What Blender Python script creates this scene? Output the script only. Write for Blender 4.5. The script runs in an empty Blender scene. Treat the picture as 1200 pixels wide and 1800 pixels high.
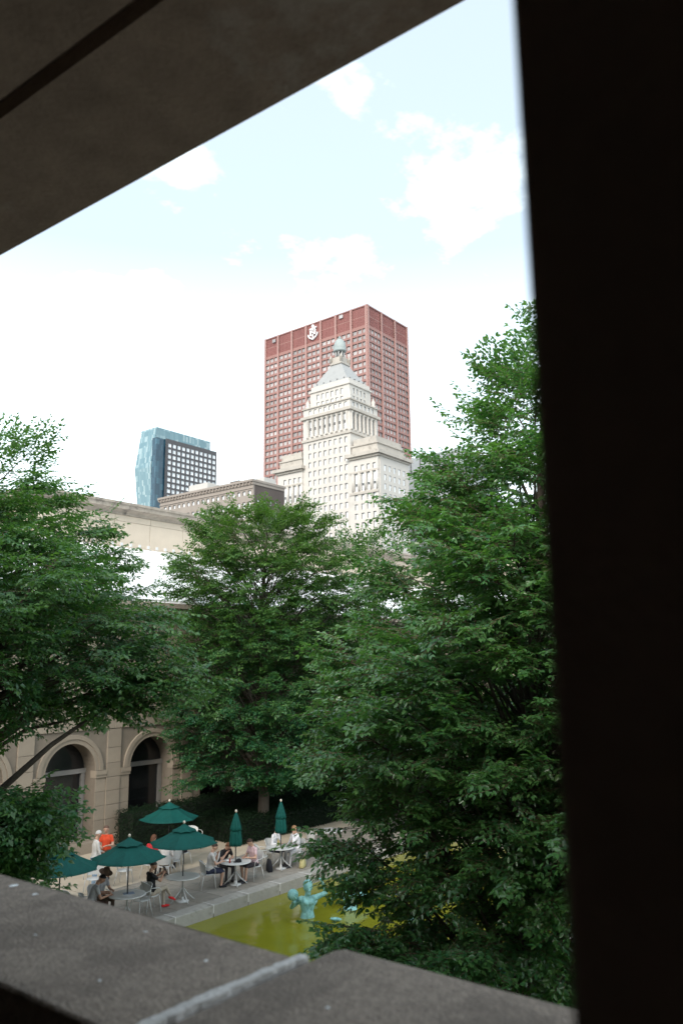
import bpy, bmesh, math, random
import numpy as np
from mathutils import Vector, Matrix

# ------------------------------------------------------------------ scene, camera, sky, sun, exposure
sc = bpy.context.scene
C = sc.collection
R = math.radians
random.seed(7)

EYE = 7.1                       # the gallery is one floor above the court (court paving z = 0)
YAW, PITCH, ROLL = R(38.0), R(10.9), R(0.63)
fh = Vector((math.cos(YAW), math.sin(YAW), 0)); rt = Vector((math.sin(YAW), -math.cos(YAW), 0)); zz = Vector((0, 0, 1))
fwd = fh * math.cos(PITCH) + zz * math.sin(PITCH)
up0 = -fh * math.sin(PITCH) + zz * math.cos(PITCH)
right = rt * math.cos(ROLL) - up0 * math.sin(ROLL)
upv = up0 * math.cos(ROLL) + rt * math.sin(ROLL)
cam = bpy.data.cameras.new('camera')
camo = bpy.data.objects.new('camera', cam); C.objects.link(camo)
camo.matrix_world = Matrix(((right.x, upv.x, -fwd.x, 0), (right.y, upv.y, -fwd.y, 0), (right.z, upv.z, -fwd.z, EYE), (0, 0, 0, 1)))
cam.sensor_fit = 'VERTICAL'; cam.sensor_height = 36.0; cam.sensor_width = 24.0; cam.lens = 28.0
cam.clip_start = 0.02; cam.clip_end = 6000
cam.dof.use_dof = True; cam.dof.focus_distance = 10.0; cam.dof.aperture_fstop = 3.5
sc.camera = camo

SUN = Vector((-0.78, -0.30, 0.56)).normalized()
world = bpy.data.worlds.new('World'); sc.world = world; world.use_nodes = True
nt = world.node_tree; nt.nodes.clear()
def N(t, kind, **kw):
    n = t.nodes.new(kind)
    for k, v in kw.items(): setattr(n, k, v)
    return n
out = N(nt, 'ShaderNodeOutputWorld'); bg = N(nt, 'ShaderNodeBackground'); bg.inputs[1].default_value = 0.14
sky = N(nt, 'ShaderNodeTexSky', sky_type='NISHITA', sun_disc=False)
sky.sun_elevation = math.asin(SUN.z); sky.sun_rotation = math.atan2(SUN.x, SUN.y)
sky.dust_density = 2.5; sky.air_density = 1.0; sky.ozone_density = 1.0
tc = N(nt, 'ShaderNodeTexCoord'); sx = N(nt, 'ShaderNodeSeparateXYZ'); nt.links.new(tc.outputs['Generated'], sx.inputs[0])
addz = N(nt, 'ShaderNodeMath', operation='ADD'); addz.inputs[1].default_value = 0.16; nt.links.new(sx.outputs[2], addz.inputs[0])
mx = N(nt, 'ShaderNodeMath', operation='MAXIMUM'); mx.inputs[1].default_value = 0.1; nt.links.new(addz.outputs[0], mx.inputs[0])
dv = []
for i in (0, 1):
    d = N(nt, 'ShaderNodeMath', operation='DIVIDE'); nt.links.new(sx.outputs[i], d.inputs[0]); nt.links.new(mx.outputs[0], d.inputs[1]); dv.append(d)
cb = N(nt, 'ShaderNodeCombineXYZ'); nt.links.new(dv[0].outputs[0], cb.inputs[0]); nt.links.new(dv[1].outputs[0], cb.inputs[1])
cn = N(nt, 'ShaderNodeTexNoise'); cn.inputs['Scale'].default_value = 3.1; cn.inputs['Detail'].default_value = 9; cn.inputs['Roughness'].default_value = 0.58
co = N(nt, 'ShaderNodeVectorMath', operation='ADD'); co.inputs[1].default_value = (0.62, -0.35, 0); nt.links.new(cb.outputs[0], co.inputs[0]); nt.links.new(co.outputs[0], cn.inputs['Vector'])
cr = N(nt, 'ShaderNodeValToRGB'); cr.color_ramp.elements[0].position = 0.53; cr.color_ramp.elements[1].position = 0.70
cr.color_ramp.elements[0].color = (0.31, 0.31, 0.31, 1); cr.color_ramp.elements[1].color = (0.97, 0.97, 0.97, 1)
nt.links.new(cn.outputs['Fac'], cr.inputs[0])
# thin bright veil of cloud, thicker low over the city
vz = N(nt, 'ShaderNodeMapRange'); vz.inputs[1].default_value = 0.14; vz.inputs[2].default_value = 0.66; vz.inputs[3].default_value = 0.9; vz.inputs[4].default_value = 0.0
nt.links.new(sx.outputs[2], vz.inputs[0])
mxf = N(nt, 'ShaderNodeMath', operation='MAXIMUM'); nt.links.new(cr.outputs[0], mxf.inputs[0]); nt.links.new(vz.outputs[0], mxf.inputs[1])
mix = N(nt, 'ShaderNodeMixRGB'); mix.inputs[2].default_value = (9.45, 10.75, 11.0, 1)
nt.links.new(mxf.outputs[0], mix.inputs[0]); nt.links.new(sky.outputs[0], mix.inputs[1])
nt.links.new(mix.outputs[0], bg.inputs[0]); nt.links.new(bg.outputs[0], out.inputs[0])

sl = bpy.data.lights.new('sun', 'SUN'); sl.energy = 1.5; sl.angle = R(24); sl.color = (1.0, 0.95, 0.88)
so = bpy.data.objects.new('sun', sl); C.objects.link(so); so.rotation_euler = SUN.to_track_quat('Z', 'Y').to_euler(); so.location = (-40, -20, 60)
vs = sc.view_settings; vs.view_transform = 'Standard'; vs.look = 'None'; vs.gamma = 1.0; vs.exposure = 0.68
sc.render.engine = 'CYCLES'
sc.cycles.max_bounces = 8; sc.cycles.diffuse_bounces = 4; sc.cycles.transparent_max_bounces = 6
sc.cycles.use_denoising = True

# ------------------------------------------------------------------ helpers
def tag(o, label=None, cat=None, group=None, kind=None):
    if label: o['label'] = label
    if cat: o['category'] = cat
    if group: o['group'] = group
    if kind: o['kind'] = kind
    return o

def link(name, mesh, parent=None, loc=None, rz=None):
    o = bpy.data.objects.new(name, mesh); C.objects.link(o)
    if parent: o.parent = parent
    if loc is not None: o.location = loc
    if rz is not None: o.rotation_euler = (0, 0, rz)
    return o

def empty(name, loc=(0, 0, 0), rz=0, parent=None):
    o = bpy.data.objects.new(name, None); C.objects.link(o); o.location = loc; o.rotation_euler = (0, 0, rz)
    o.empty_display_size = 0.2
    if parent: o.parent = parent
    return o

def copy_tree(o, parent=None, top=True):
    c = o.copy(); C.objects.link(c); c.parent = parent
    for ch in o.children: copy_tree(ch, c, False)
    return c

class MB:
    def __init__(s): s.v = []; s.f = []; s.m = []; s.sm = []
    def add(s, vs, fs, mi=0, smooth=False):
        b = len(s.v); s.v += [tuple(p) for p in vs]
        for f in fs: s.f.append([b + i for i in f]); s.m.append(mi); s.sm.append(smooth)
        return s
    def box(s, a, b, mi=0):
        x0, y0, z0 = a; x1, y1, z1 = b
        if x0 > x1: x0, x1 = x1, x0
        if y0 > y1: y0, y1 = y1, y0
        if z0 > z1: z0, z1 = z1, z0
        return s.add([(x0,y0,z0),(x1,y0,z0),(x1,y1,z0),(x0,y1,z0),(x0,y0,z1),(x1,y0,z1),(x1,y1,z1),(x0,y1,z1)],
                     [(3,2,1,0),(4,5,6,7),(0,1,5,4),(1,2,6,5),(2,3,7,6),(3,0,4,7)], mi)
    def bbox(s, a, b, bev=0.02, mi=0):
        """box with chamfered edges"""
        bm = bmesh.new(); bmesh.ops.create_cube(bm, size=1)
        for v in bm.verts:
            v.co = Vector([(a[i] + b[i]) / 2 + v.co[i] * abs(b[i] - a[i]) for i in range(3)])
        bmesh.ops.bevel(bm, geom=bm.edges[:], offset=bev, segments=2, affect='EDGES', profile=0.5)
        bm.verts.index_update()
        s.add([v.co for v in bm.verts], [[v.index for v in f.verts] for f in bm.faces], mi); bm.free(); return s
    def tube(s, pts, rad, n=8, mi=0, cap=True):
        pts = [Vector(p) for p in pts]
        if not hasattr(rad, '__len__'): rad = [rad] * len(pts)
        rings = []; prev = None
        for i, p in enumerate(pts):
            t = (pts[min(i+1, len(pts)-1)] - pts[max(i-1, 0)]).normalized()
            if prev is None:
                a = Vector((0, 0, 1)) if abs(t.z) < 0.9 else Vector((1, 0, 0)); u = t.cross(a).normalized()
            else:
                u = (prev - t * prev.dot(t)).normalized()
            prev = u; w = t.cross(u)
            rings.append([p + (u * math.cos(k * 2 * math.pi / n) + w * math.sin(k * 2 * math.pi / n)) * rad[i] for k in range(n)])
        vs = [q for r in rings for q in r]; fs = []
        for i in range(len(pts) - 1):
            for k in range(n):
                fs.append((i*n+k, i*n+(k+1) % n, (i+1)*n+(k+1) % n, (i+1)*n+k))
        if cap: fs.append(tuple(range(n))[::-1]); fs.append(tuple((len(pts)-1)*n + k for k in range(n)))
        return s.add(vs, fs, mi, True)
    def lathe(s, prof, n=24, c=(0, 0, 0), mi=0, flute=0.0, nf=8, smooth=True):
        vs = []; fs = []
        for r, z in prof:
            for k in range(n):
                a = k * 2 * math.pi / n; rr = r * (1 + flute * math.cos(nf * a))
                vs.append((c[0] + rr * math.cos(a), c[1] + rr * math.sin(a), c[2] + z))
        for i in range(len(prof) - 1):
            for k in range(n): fs.append((i*n+k, i*n+(k+1) % n, (i+1)*n+(k+1) % n, (i+1)*n+k))
        fs.append(tuple(range(n))[::-1]); fs.append(tuple((len(prof)-1)*n + k for k in range(n)))
        return s.add(vs, fs, mi, smooth)
    def prism(s, poly, axis, a, b, mi=0):
        """2D outline extruded along axis ('x': poly is (y,z); 'y': (x,z); 'z': (x,y))"""
        def P(p, t): return {'x': (t, p[0], p[1]), 'y': (p[0], t, p[1]), 'z': (p[0], p[1], t)}[axis]
        n = len(poly); vs = [P(p, a) for p in poly] + [P(p, b) for p in poly]
        fs = [tuple(range(n))[::-1], tuple(range(n, 2*n))] + [(i, (i+1) % n, n+(i+1) % n, n+i) for i in range(n)]
        return s.add(vs, fs, mi)
    def mesh(s, name, mats):
        me = bpy.data.meshes.new(name); me.from_pydata(s.v, [], s.f); 
        for m in (mats if isinstance(mats, (list, tuple)) else [mats]): me.materials.append(m)
        me.polygons.foreach_set('material_index', s.m); me.polygons.foreach_set('use_smooth', s.sm)
        bm = bmesh.new(); bm.from_mesh(me); bmesh.ops.recalc_face_normals(bm, faces=bm.faces); bm.to_mesh(me); bm.free()
        me.update(); return me
    def build(s, name, mats, parent=None, loc=None, rz=None):
        return link(name, s.mesh(name, mats), parent, loc, rz)

def mat(name, col, rough=0.8, var=0.12, scale=3.0, bump=0.0, bscale=None, metal=0.0, spec=0.5, obj_var=0.0, streak=None, dark=None):
    """procedural Principled: base colour broken up by two noises, optional bump, per-object variation and streaks"""
    m = bpy.data.materials.new(name); m.use_nodes = True; t = m.node_tree
    b = t.nodes['Principled BSDF']; b.inputs['Roughness'].default_value = rough; b.inputs['Metallic'].default_value = metal
    b.inputs['Specular IOR Level'].default_value = spec
    tc = N(t, 'ShaderNodeTexCoord')
    mp = N(t, 'ShaderNodeMapping'); t.links.new(tc.outputs['Object'], mp.inputs[0])
    if streak: mp.inputs['Scale'].default_value = streak
    n1 = N(t, 'ShaderNodeTexNoise'); n1.inputs['Scale'].default_value = scale; n1.inputs['Detail'].default_value = 8; n1.inputs['Roughness'].default_value = 0.65
    t.links.new(mp.outputs[0], n1.inputs['Vector'])
    r = N(t, 'ShaderNodeMapRange'); r.inputs[1].default_value = 0.3; r.inputs[2].default_value = 0.7
    r.inputs[3].default_value = 1 - var; r.inputs[4].default_value = 1 + var
    t.links.new(n1.outputs['Fac'], r.inputs[0])
    val = r.outputs[0]
    if obj_var:
        oi = N(t, 'ShaderNodeObjectInfo'); r2 = N(t, 'ShaderNodeMapRange'); r2.inputs[3].default_value = 1 - obj_var; r2.inputs[4].default_value = 1 + obj_var
        t.links.new(oi.outputs['Random'], r2.inputs[0])
        mm = N(t, 'ShaderNodeMath', operation='MULTIPLY'); t.links.new(val, mm.inputs[0]); t.links.new(r2.outputs[0], mm.inputs[1]); val = mm.outputs[0]
    mulc = N(t, 'ShaderNodeVectorMath', operation='SCALE'); mulc.inputs[0].default_value = col[:3]; t.links.new(val, mulc.inputs['Scale'])
    res = mulc.outputs[0]
    if dark:                      # blotchy second colour (dirt, patina, lichen) with its own shape
        n2 = N(t, 'ShaderNodeTexNoise'); n2.inputs['Scale'].default_value = dark[1]; n2.inputs['Detail'].default_value = 6; n2.inputs['Roughness'].default_value = 0.7
        t.links.new(tc.outputs['Object'], n2.inputs['Vector'])
        rr = N(t, 'ShaderNodeMapRange'); rr.inputs[1].default_value = dark[2]; rr.inputs[2].default_value = dark[2] + 0.12; t.links.new(n2.outputs['Fac'], rr.inputs[0])
        mi = N(t, 'ShaderNodeMixRGB'); mi.inputs[2].default_value = (*dark[0], 1); t.links.new(rr.outputs[0], mi.inputs[0]); t.links.new(res, mi.inputs[1]); res = mi.outputs[0]
    t.links.new(res, b.inputs['Base Color'])
    if bump:
        n3 = N(t, 'ShaderNodeTexNoise'); n3.inputs['Scale'].default_value = bscale or scale * 6; n3.inputs['Detail'].default_value = 6
        t.links.new(tc.outputs['Object'], n3.inputs['Vector'])
        bp = N(t, 'ShaderNodeBump'); bp.inputs['Strength'].default_value = bump; bp.inputs['Distance'].default_value = 0.02
        t.links.new(n3.outputs['Fac'], bp.inputs['Height']); t.links.new(bp.outputs[0], b.inputs['Normal'])
    return m

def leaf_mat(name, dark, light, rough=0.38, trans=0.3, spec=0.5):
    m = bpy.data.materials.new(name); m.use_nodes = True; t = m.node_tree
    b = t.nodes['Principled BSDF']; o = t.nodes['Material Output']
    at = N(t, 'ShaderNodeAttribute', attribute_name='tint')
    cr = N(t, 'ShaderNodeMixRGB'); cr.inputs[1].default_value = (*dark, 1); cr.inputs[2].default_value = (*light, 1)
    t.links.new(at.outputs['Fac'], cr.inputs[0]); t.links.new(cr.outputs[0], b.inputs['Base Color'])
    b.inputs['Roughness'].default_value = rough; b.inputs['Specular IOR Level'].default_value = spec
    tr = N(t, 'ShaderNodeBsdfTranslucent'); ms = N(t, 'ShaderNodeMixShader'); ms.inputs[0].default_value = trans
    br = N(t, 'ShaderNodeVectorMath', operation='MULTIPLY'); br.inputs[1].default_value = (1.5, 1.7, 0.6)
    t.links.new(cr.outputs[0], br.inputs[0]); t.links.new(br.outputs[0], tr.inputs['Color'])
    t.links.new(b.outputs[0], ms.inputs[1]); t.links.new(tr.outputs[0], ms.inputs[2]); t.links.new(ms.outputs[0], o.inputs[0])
    return m

M = {}
M['granite']   = mat('granite', (0.285, 0.228, 0.182), 0.88, 0.30, 50, 0.6, 130, dark=((0.20, 0.158, 0.126), 4, 0.50))
M['mortar']    = mat('mortar', (0.62, 0.59, 0.56), 0.9, 0.15, 40, 0.4, 90)
M['soffit']    = mat('soffit', (0.37, 0.295, 0.24), 0.9, 0.2, 7, 0.25, 60, dark=((0.50, 0.45, 0.41), 1.6, 0.58))
M['gallery']   = mat('gallery_plaster', (0.46, 0.36, 0.30), 0.85, 0.2, 4, 0.3, 40)
M['gfloor']    = mat('gallery_floor', (0.20, 0.17, 0.15), 0.5, 0.1, 3)
M['stone']     = mat('limestone', (0.28, 0.235, 0.182), 0.9, 0.10, 1.2, 0.25, 14, obj_var=0.07, dark=((0.20, 0.165, 0.13), 1.1, 0.60))
M['stone_j']   = mat('limestone_joint', (0.19, 0.16, 0.125), 0.95, 0.1, 3)
M['attic']     = mat('attic_stone', (0.60, 0.51, 0.41), 0.9, 0.08, 0.7, 0.15, 10, obj_var=0.04, dark=((0.47, 0.40, 0.32), 0.8, 0.60))
M['cornice']   = mat('weathered_cornice', (0.36, 0.31, 0.26), 0.9, 0.22, 2.5, 0.3, 12, dark=((0.17, 0.15, 0.13), 1.3, 0.53))
M['skylight']  = mat('white_skylight_panel', (0.86, 0.87, 0.88), 0.35, 0.03, 1.0)
M['skyrib']    = mat('skylight_rib', (0.60, 0.61, 0.62), 0.5, 0.05, 2)
M['paving']    = mat('grey_paving', (0.265, 0.238, 0.20), 0.85, 0.16, 1.5, 0.2, 40, obj_var=0.08, dark=((0.16, 0.15, 0.135), 0.9, 0.55))
M['beige']     = mat('beige_paving', (0.52, 0.44, 0.335), 0.85, 0.10, 1.2, 0.15, 40, obj_var=0.05)
M['joint']     = mat('paving_joint', (0.15, 0.14, 0.125), 0.95, 0.1, 4)
M['coping']    = mat('pool_coping', (0.33, 0.31, 0.275), 0.85, 0.16, 3, 0.3, 30, obj_var=0.08, dark=((0.22, 0.21, 0.18), 2.0, 0.55))
M['asphalt']   = mat('city_ground', (0.09, 0.09, 0.088), 0.9, 0.15, 0.05)
M['soil']      = mat('bed_soil', (0.022, 0.022, 0.016), 0.95, 0.3, 4, 0.5, 20)
M['hedge_shade_core']= mat('hedge_shade_core', (0.007, 0.012, 0.007), 0.95, 0.2, 4)  # near-black filler painting the deep shade inside the hedges
M['bark']      = mat('bark', (0.085, 0.07, 0.055), 0.9, 0.35, 9, 0.8, 30, streak=(1, 1, 0.25))
M['twig']      = mat('twig_bark', (0.13, 0.085, 0.06), 0.85, 0.25, 12)
M['alu']       = mat('grey_aluminium', (0.60, 0.60, 0.58), 0.42, 0.06, 6, metal=0.15)
M['alu_dark']  = mat('dark_pole', (0.055, 0.055, 0.055), 0.45, 0.1, 6, metal=0.3)
M['teal']      = mat('green_canvas', (0.002, 0.070, 0.058), 0.75, 0.16, 3.5, 0.6, 9, obj_var=0.05, spec=0.25)
M['finial']    = mat('umbrella_finial', (0.62, 0.56, 0.46), 0.4, 0.05, 8)
M['patina']    = mat('verdigris_bronze', (0.20, 0.43, 0.42), 0.6, 0.3, 9, 0.4, 25, dark=((0.075, 0.22, 0.22), 5.5, 0.52))
M['dark_glass']= mat('dark_window_glass', (0.012, 0.013, 0.014), 0.12, 0.1, 1, spec=0.6)
M['win_frame'] = mat('pale_window_bar', (0.22, 0.21, 0.195), 0.6, 0.08, 4)
# far buildings
M['red']       = mat('red_steel', (0.32, 0.162, 0.138), 0.55, 0.05, 0.08, obj_var=0.03)  # distance haze is put into the red tower's paler colours
M['red_light'] = mat('red_pier', (0.385, 0.222, 0.195), 0.55, 0.05, 0.08)
M['red_louver']= mat('red_louver', (0.25, 0.10, 0.09), 0.7, 0.10, 0.25, streak=(1, 1, 0.1), obj_var=0.06)
M['red_pane']  = mat('red_tower_glass', (0.42, 0.40, 0.395), 0.2, 0.12, 0.3, obj_var=0.28)
M['dark_frame']= mat('dark_frame', (0.085, 0.08, 0.08), 0.6, 0.1, 1)
M['red_frame'] = mat('red_tower_window_lining', (0.15, 0.12, 0.12), 0.6, 0.1, 1)  # reveal shade, paled with haze, put into the lining colour
M['logo']      = mat('white_logo', (0.92, 0.92, 0.92), 0.5, 0.01, 1)
M['cream']     = mat('cream_terracotta', (0.58, 0.545, 0.50), 0.8, 0.06, 0.12, obj_var=0.02, dark=((0.49, 0.455, 0.41), 0.10, 0.58))
M['cream_d']   = mat('cream_moulding', (0.47, 0.43, 0.38), 0.8, 0.10, 0.3, dark=((0.33, 0.295, 0.255), 0.35, 0.56))
M['cream_pane']= mat('cream_tower_pane', (0.80, 0.82, 0.83), 0.15, 0.05, 0.4, obj_var=0.12)
M['win_shade'] = mat('window_reveal_shadow_frame', (0.20, 0.195, 0.19), 0.7, 0.08, 1)  # shade of the window reveals painted in as a dark tone
M['win_dark']  = mat('open_sash', (0.07, 0.075, 0.08), 0.3, 0.1, 1)
M['slate']     = mat('pale_roof_slate', (0.36, 0.362, 0.355), 0.7, 0.05, 0.6, dark=((0.31, 0.312, 0.305), 0.5, 0.56))
M['copper']    = mat('weathered_copper', (0.34, 0.385, 0.375), 0.7, 0.15, 0.6, dark=((0.24, 0.29, 0.285), 0.8, 0.54))
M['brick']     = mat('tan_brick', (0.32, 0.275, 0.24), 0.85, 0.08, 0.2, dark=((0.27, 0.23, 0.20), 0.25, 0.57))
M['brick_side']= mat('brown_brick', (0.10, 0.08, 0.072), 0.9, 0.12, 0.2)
M['white_box'] = mat('rooftop_render', (0.52, 0.50, 0.47), 0.8, 0.05, 0.4)
M['grey_roof'] = mat('grey_glass_roof', (0.36, 0.39, 0.41), 0.3, 0.06, 0.2)
M['dark_panel']= mat('dark_grey_panel', (0.085, 0.080, 0.084), 0.6, 0.08, 0.3)
M['grid_pane'] = mat('white_grid_pane', (0.82, 0.85, 0.88), 0.2, 0.04, 0.5, obj_var=0.07)

def glass_curtain(name, a, b, c):
    """blue curtain wall: tall narrow panes, each with its own tone"""
    m = bpy.data.materials.new(name); m.use_nodes = True; t = m.node_tree; p = t.nodes['Principled BSDF']
    p.inputs['Roughness'].default_value = 0.18; p.inputs['Specular IOR Level'].default_value = 0.6
    g = N(t, 'ShaderNodeNewGeometry'); mp = N(t, 'ShaderNodeVectorMath', operation='MULTIPLY'); mp.inputs[1].default_value = (0.7, 0.7, 0.26)
    t.links.new(g.outputs['Position'], mp.inputs[0])
    sn = N(t, 'ShaderNodeVectorMath', operation='FLOOR'); t.links.new(mp.outputs[0], sn.inputs[0])
    wn = N(t, 'ShaderNodeTexWhiteNoise', noise_dimensions='3D'); t.links.new(sn.outputs[0], wn.inputs[0])
    cr = N(t, 'ShaderNodeValToRGB'); e = cr.color_ramp.elements; e[0].color = (*a, 1); e[0].position = 0.35; e[1].color = (*c, 1); e[1].position = 0.95
    n = e.new(0.7); n.color = (*b, 1)
    t.links.new(wn.outputs['Value'], cr.inputs[0]); t.links.new(cr.outputs[0], p.inputs['Base Color']); return m
M['blue_glass'] = glass_curtain('blue_curtain_glass', (0.14, 0.25, 0.29), (0.18, 0.30, 0.34), (0.33, 0.44, 0.46))
M['deep_glass'] = glass_curtain('deep_blue_glass', (0.012, 0.05, 0.085), (0.02, 0.07, 0.11), (0.04, 0.12, 0.17))

def water_mat():
    m = bpy.data.materials.new('murky_pool_water'); m.use_nodes = True; t = m.node_tree; p = t.nodes['Principled BSDF']
    tc = N(t, 'ShaderNodeTexCoord')
    n = N(t, 'ShaderNodeTexNoise'); n.inputs['Scale'].default_value = 0.8; n.inputs['Detail'].default_value = 5; t.links.new(tc.outputs['Object'], n.inputs[0])
    mx_ = N(t, 'ShaderNodeMixRGB'); mx_.inputs[1].default_value = (0.150, 0.155, 0.012, 1); mx_.inputs[2].default_value = (0.225, 0.220, 0.020, 1)
    t.links.new(n.outputs['Fac'], mx_.inputs[0]); t.links.new(mx_.outputs[0], p.inputs['Base Color'])
    p.inputs['Roughness'].default_value = 0.06; p.inputs['IOR'].default_value = 1.33
    n2 = N(t, 'ShaderNodeTexNoise'); n2.inputs['Scale'].default_value = 2.6; n2.inputs['Detail'].default_value = 6; t.links.new(tc.outputs['Object'], n2.inputs[0])
    bp = N(t, 'ShaderNodeBump'); bp.inputs['Strength'].default_value = 0.30; bp.inputs['Distance'].default_value = 0.05
    t.links.new(n2.outputs['Fac'], bp.inputs['Height']); t.links.new(bp.outputs[0], p.inputs['Normal']); return m
M['water'] = water_mat()
M['jet'] = mat('water_jet', (0.75, 0.78, 0.78), 0.1, 0.02, 4)
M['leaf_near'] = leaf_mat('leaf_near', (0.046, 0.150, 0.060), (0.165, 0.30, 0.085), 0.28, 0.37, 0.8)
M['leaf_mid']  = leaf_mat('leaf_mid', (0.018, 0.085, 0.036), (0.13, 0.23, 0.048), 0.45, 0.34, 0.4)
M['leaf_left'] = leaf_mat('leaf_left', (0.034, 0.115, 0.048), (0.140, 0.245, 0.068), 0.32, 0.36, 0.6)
M['leaf_hedge']= leaf_mat('leaf_hedge', (0.006, 0.016, 0.008), (0.013, 0.030, 0.012), 0.7, 0.1, 0.1)  # deep shade under the trees put into these near-black leaf colours

# ------------------------------------------------------------------ ground, court paving, pool
g = MB().add([(-2500, -2500, -0.9), (2500, -2500, -0.9), (2500, 2500, -0.9), (-2500, 2500, -0.9)], [(0, 1, 2, 3)]).build('ground', M['asphalt']); tag(g, kind='structure')
PX0, PX1, PY0, PY1 = 12.5, 31.0, 9.6, 19.05        # pool basin
def slab_field(name, x0, x1, y0, y1, dx, dy, m, label_kind='structure', hole=None, jit=0.004, vis=None):
    """paving as single slabs over a joint bed; slabs nobody can see stay one bed"""
    bed = MB().box((x0, y0, -0.35), (x1, y1, -0.014)).build(name, M['joint']); tag(bed, kind='structure')
    me = MB().bbox((-dx/2 + 0.006, -dy/2 + 0.006, -0.03), (dx/2 - 0.006, dy/2 - 0.006, 0.0), 0.004).mesh('paving_slab', m)
    ny = int(round((y1 - y0) / dy)); nx = int(round((x1 - x0) / dx)); n = 0
    for j in range(ny):
        for i in range(nx):
            cx, cy = x0 + (i + 0.5) * dx, y0 + (j + 0.5) * dy
            link('paving_slab', me, bed, (cx, cy, random.uniform(-jit, 0))); n += 1
    return bed
slab_field('grey_terrace', 12.5, 30.5, 19.55, 23.15, 0.9, 0.9, M['paving'])
slab_field('beige_terrace', 11.0, 30.8, 23.15, 28.75, 1.8, 1.4, M['beige'])
slab_field('near_terrace', 9.5, 33.5, 1.6, 9.1, 2.0, 1.5, M['beige'])
b = MB(); b.box((1.3, 1.6, -0.35), (9.5, 28.75, -0.004)); b.box((9.5, 9.1, -0.35), (12.0, 19.55, -0.004)); b.box((9.5, 19.55, -0.35), (12.5, 23.15, -0.004)); b.box((9.5, 23.15, -0.35), (11.0, 28.75, -0.004))
tag(b.build('court_paving', M['beige']), kind='structure')
b = MB(); b.box((30.8, 19.55, -0.35), (50, 28.75, -0.004)); b.box((31.5, 9.1, -0.35), (50, 19.55, -0.004)); b.box((33.5, -14, -0.35), (50, 9.1, -0.004)); b.box((1.3, -14, -0.35), (33.5, 1.6, -0.004))
tag(b.build('planted_ground', M['soil']), kind='structure')
# water
nx_, ny_ = 60, 30
b = MB().add([(PX0, PY0, -0.30), (PX1, PY0, -0.30), (PX1, PY1, -0.30), (PX0, PY1, -0.30)], [(0, 1, 2, 3)])
tag(b.build('water', M['water']), kind='structure')
# kerb: coping stones with pale mortar joints
kerb = empty('pool_kerb', (0, 0, 0)); tag(kerb, 'low pale stone kerb of coping blocks round the green pool', 'kerb')
b = MB()
b.box((PX0 - .5, PY1 + .06, -0.36), (PX1 + .5, PY1 + .49, -0.14)); b.box((PX0 - .5, PY0 - .49, -0.36), (PX1 + .5, PY0 - .06, -0.14))
b.box((PX0 - .49, PY0 - .06, -0.36), (PX0 - .06, PY1 + .06, -0.14)); b.box((PX1 + .06, PY0 - .06, -0.36), (PX1 + .49, PY1 + .06, -0.14))
b.build('kerb_core', M['coping'], kerb)
L = 1.48; me = MB().bbox((-L/2 + .012, -0.25, -0.36), (L/2 - .012, 0.25, 0.035), 0.022).mesh('coping_stone', M['coping'])
mj = MB().box((-0.017, -0.252, -0.2), (0.017, 0.252, 0.0385)).mesh('mortar_joint', M['mortar'])
k = 0; x = PX0 - 0.5 + L/2
while x < PX1 + 0.5:
    for yy in (PY1 + 0.25, PY0 - 0.25):
        link('coping_stone', me, kerb, (x, yy, random.uniform(-.006, .004)))
        link('mortar_joint', mj, kerb, (x + L/2, yy, 0))
    x += L
y = PY0 + L/2
while y < PY1:
    for xx in (PX0 - 0.25, PX1 + 0.25):
        link('coping_stone', me, kerb, (xx, y, random.uniform(-.006, .004)), math.pi / 2)
    y += L

# ------------------------------------------------------------------ the gallery the photograph is taken from
gal = empty('gallery_building', (0, 0, 0)); tag(gal, 'dark stone gallery whose ceiling, pier and back wall frame the view', 'building')
SOF = EYE + 1.345
b = MB()                       # soffit of the lintel, with a shadow groove, then the gallery ceiling
EX = lambda y, o: o - 0.0324 * y
def strip(o0, o1, z):
    b.prism([(o0 if o0 < -5 else EX(-8, o0), -8), (EX(-8, o1), -8), (EX(9, o1), 9), (o0 if o0 < -5 else EX(9, o0), 9)], 'z', z, SOF + 0.5)
strip(0.928, 1.300, SOF); strip(0.890, 0.928, SOF + 0.045); strip(-6, 0.890, SOF)
b.build('soffit', M['soffit'], gal)
MB().box((-6.2, -8, SOF + 0.5), (1.25, 9, 11.2)).build('upper_wall', M['stone'], gal)  # unseen; height set by how much sun and sky reaches the court
MB().box((-6, -8, 5.35), (0.84, 9, 5.55)).build('gallery_floor', M['gfloor'], gal)
b = MB(); b.box((-6.2, -8, 0), (-6, 9, SOF + .5)); b.box((-6, -8.2, 0), (1.25, -8, SOF + .5)); b.box((-6, 9, 0), (1.25, 9.2, SOF + .5))
b.build('gallery_wall', M['gallery'], gal)
b = MB(); b.box((0.85, -8, 0), (1.22, 9, 6.33)); b.build('lower_wall', M['stone'], gal)
b = MB(); b.bbox((0.40, -0.62, 5.55), (1.2, 0.177, SOF - .001), 0.006); b.build('pier', M['gallery'], gal)
b = MB(); b.box((0.84, -8, 6.6), (1.2, -0.62, SOF - .001)); b.build('unseen_closing_wall', M['gallery'], gal)  # unseen; closes off other openings to keep light out of the gallery
b = MB(); b.box((0.6, 3.6, 5.55), (1.2, 9, SOF - .001)); b.build('unseen_closing_wall', M['gallery'], gal)  # unseen; added to leave a single opening and a dark interior
for (ya, yb, zb) in ((-13, -8.2, 11.2), (9.2, 28.7, 11.2), (-60, -13, 11.2)):
    w = MB().box((-6, ya, 0), (1.15, yb, zb)); w.build('unseen_wing', M['stone'], gal)  # unseen boxes put in to block light around the court
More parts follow.
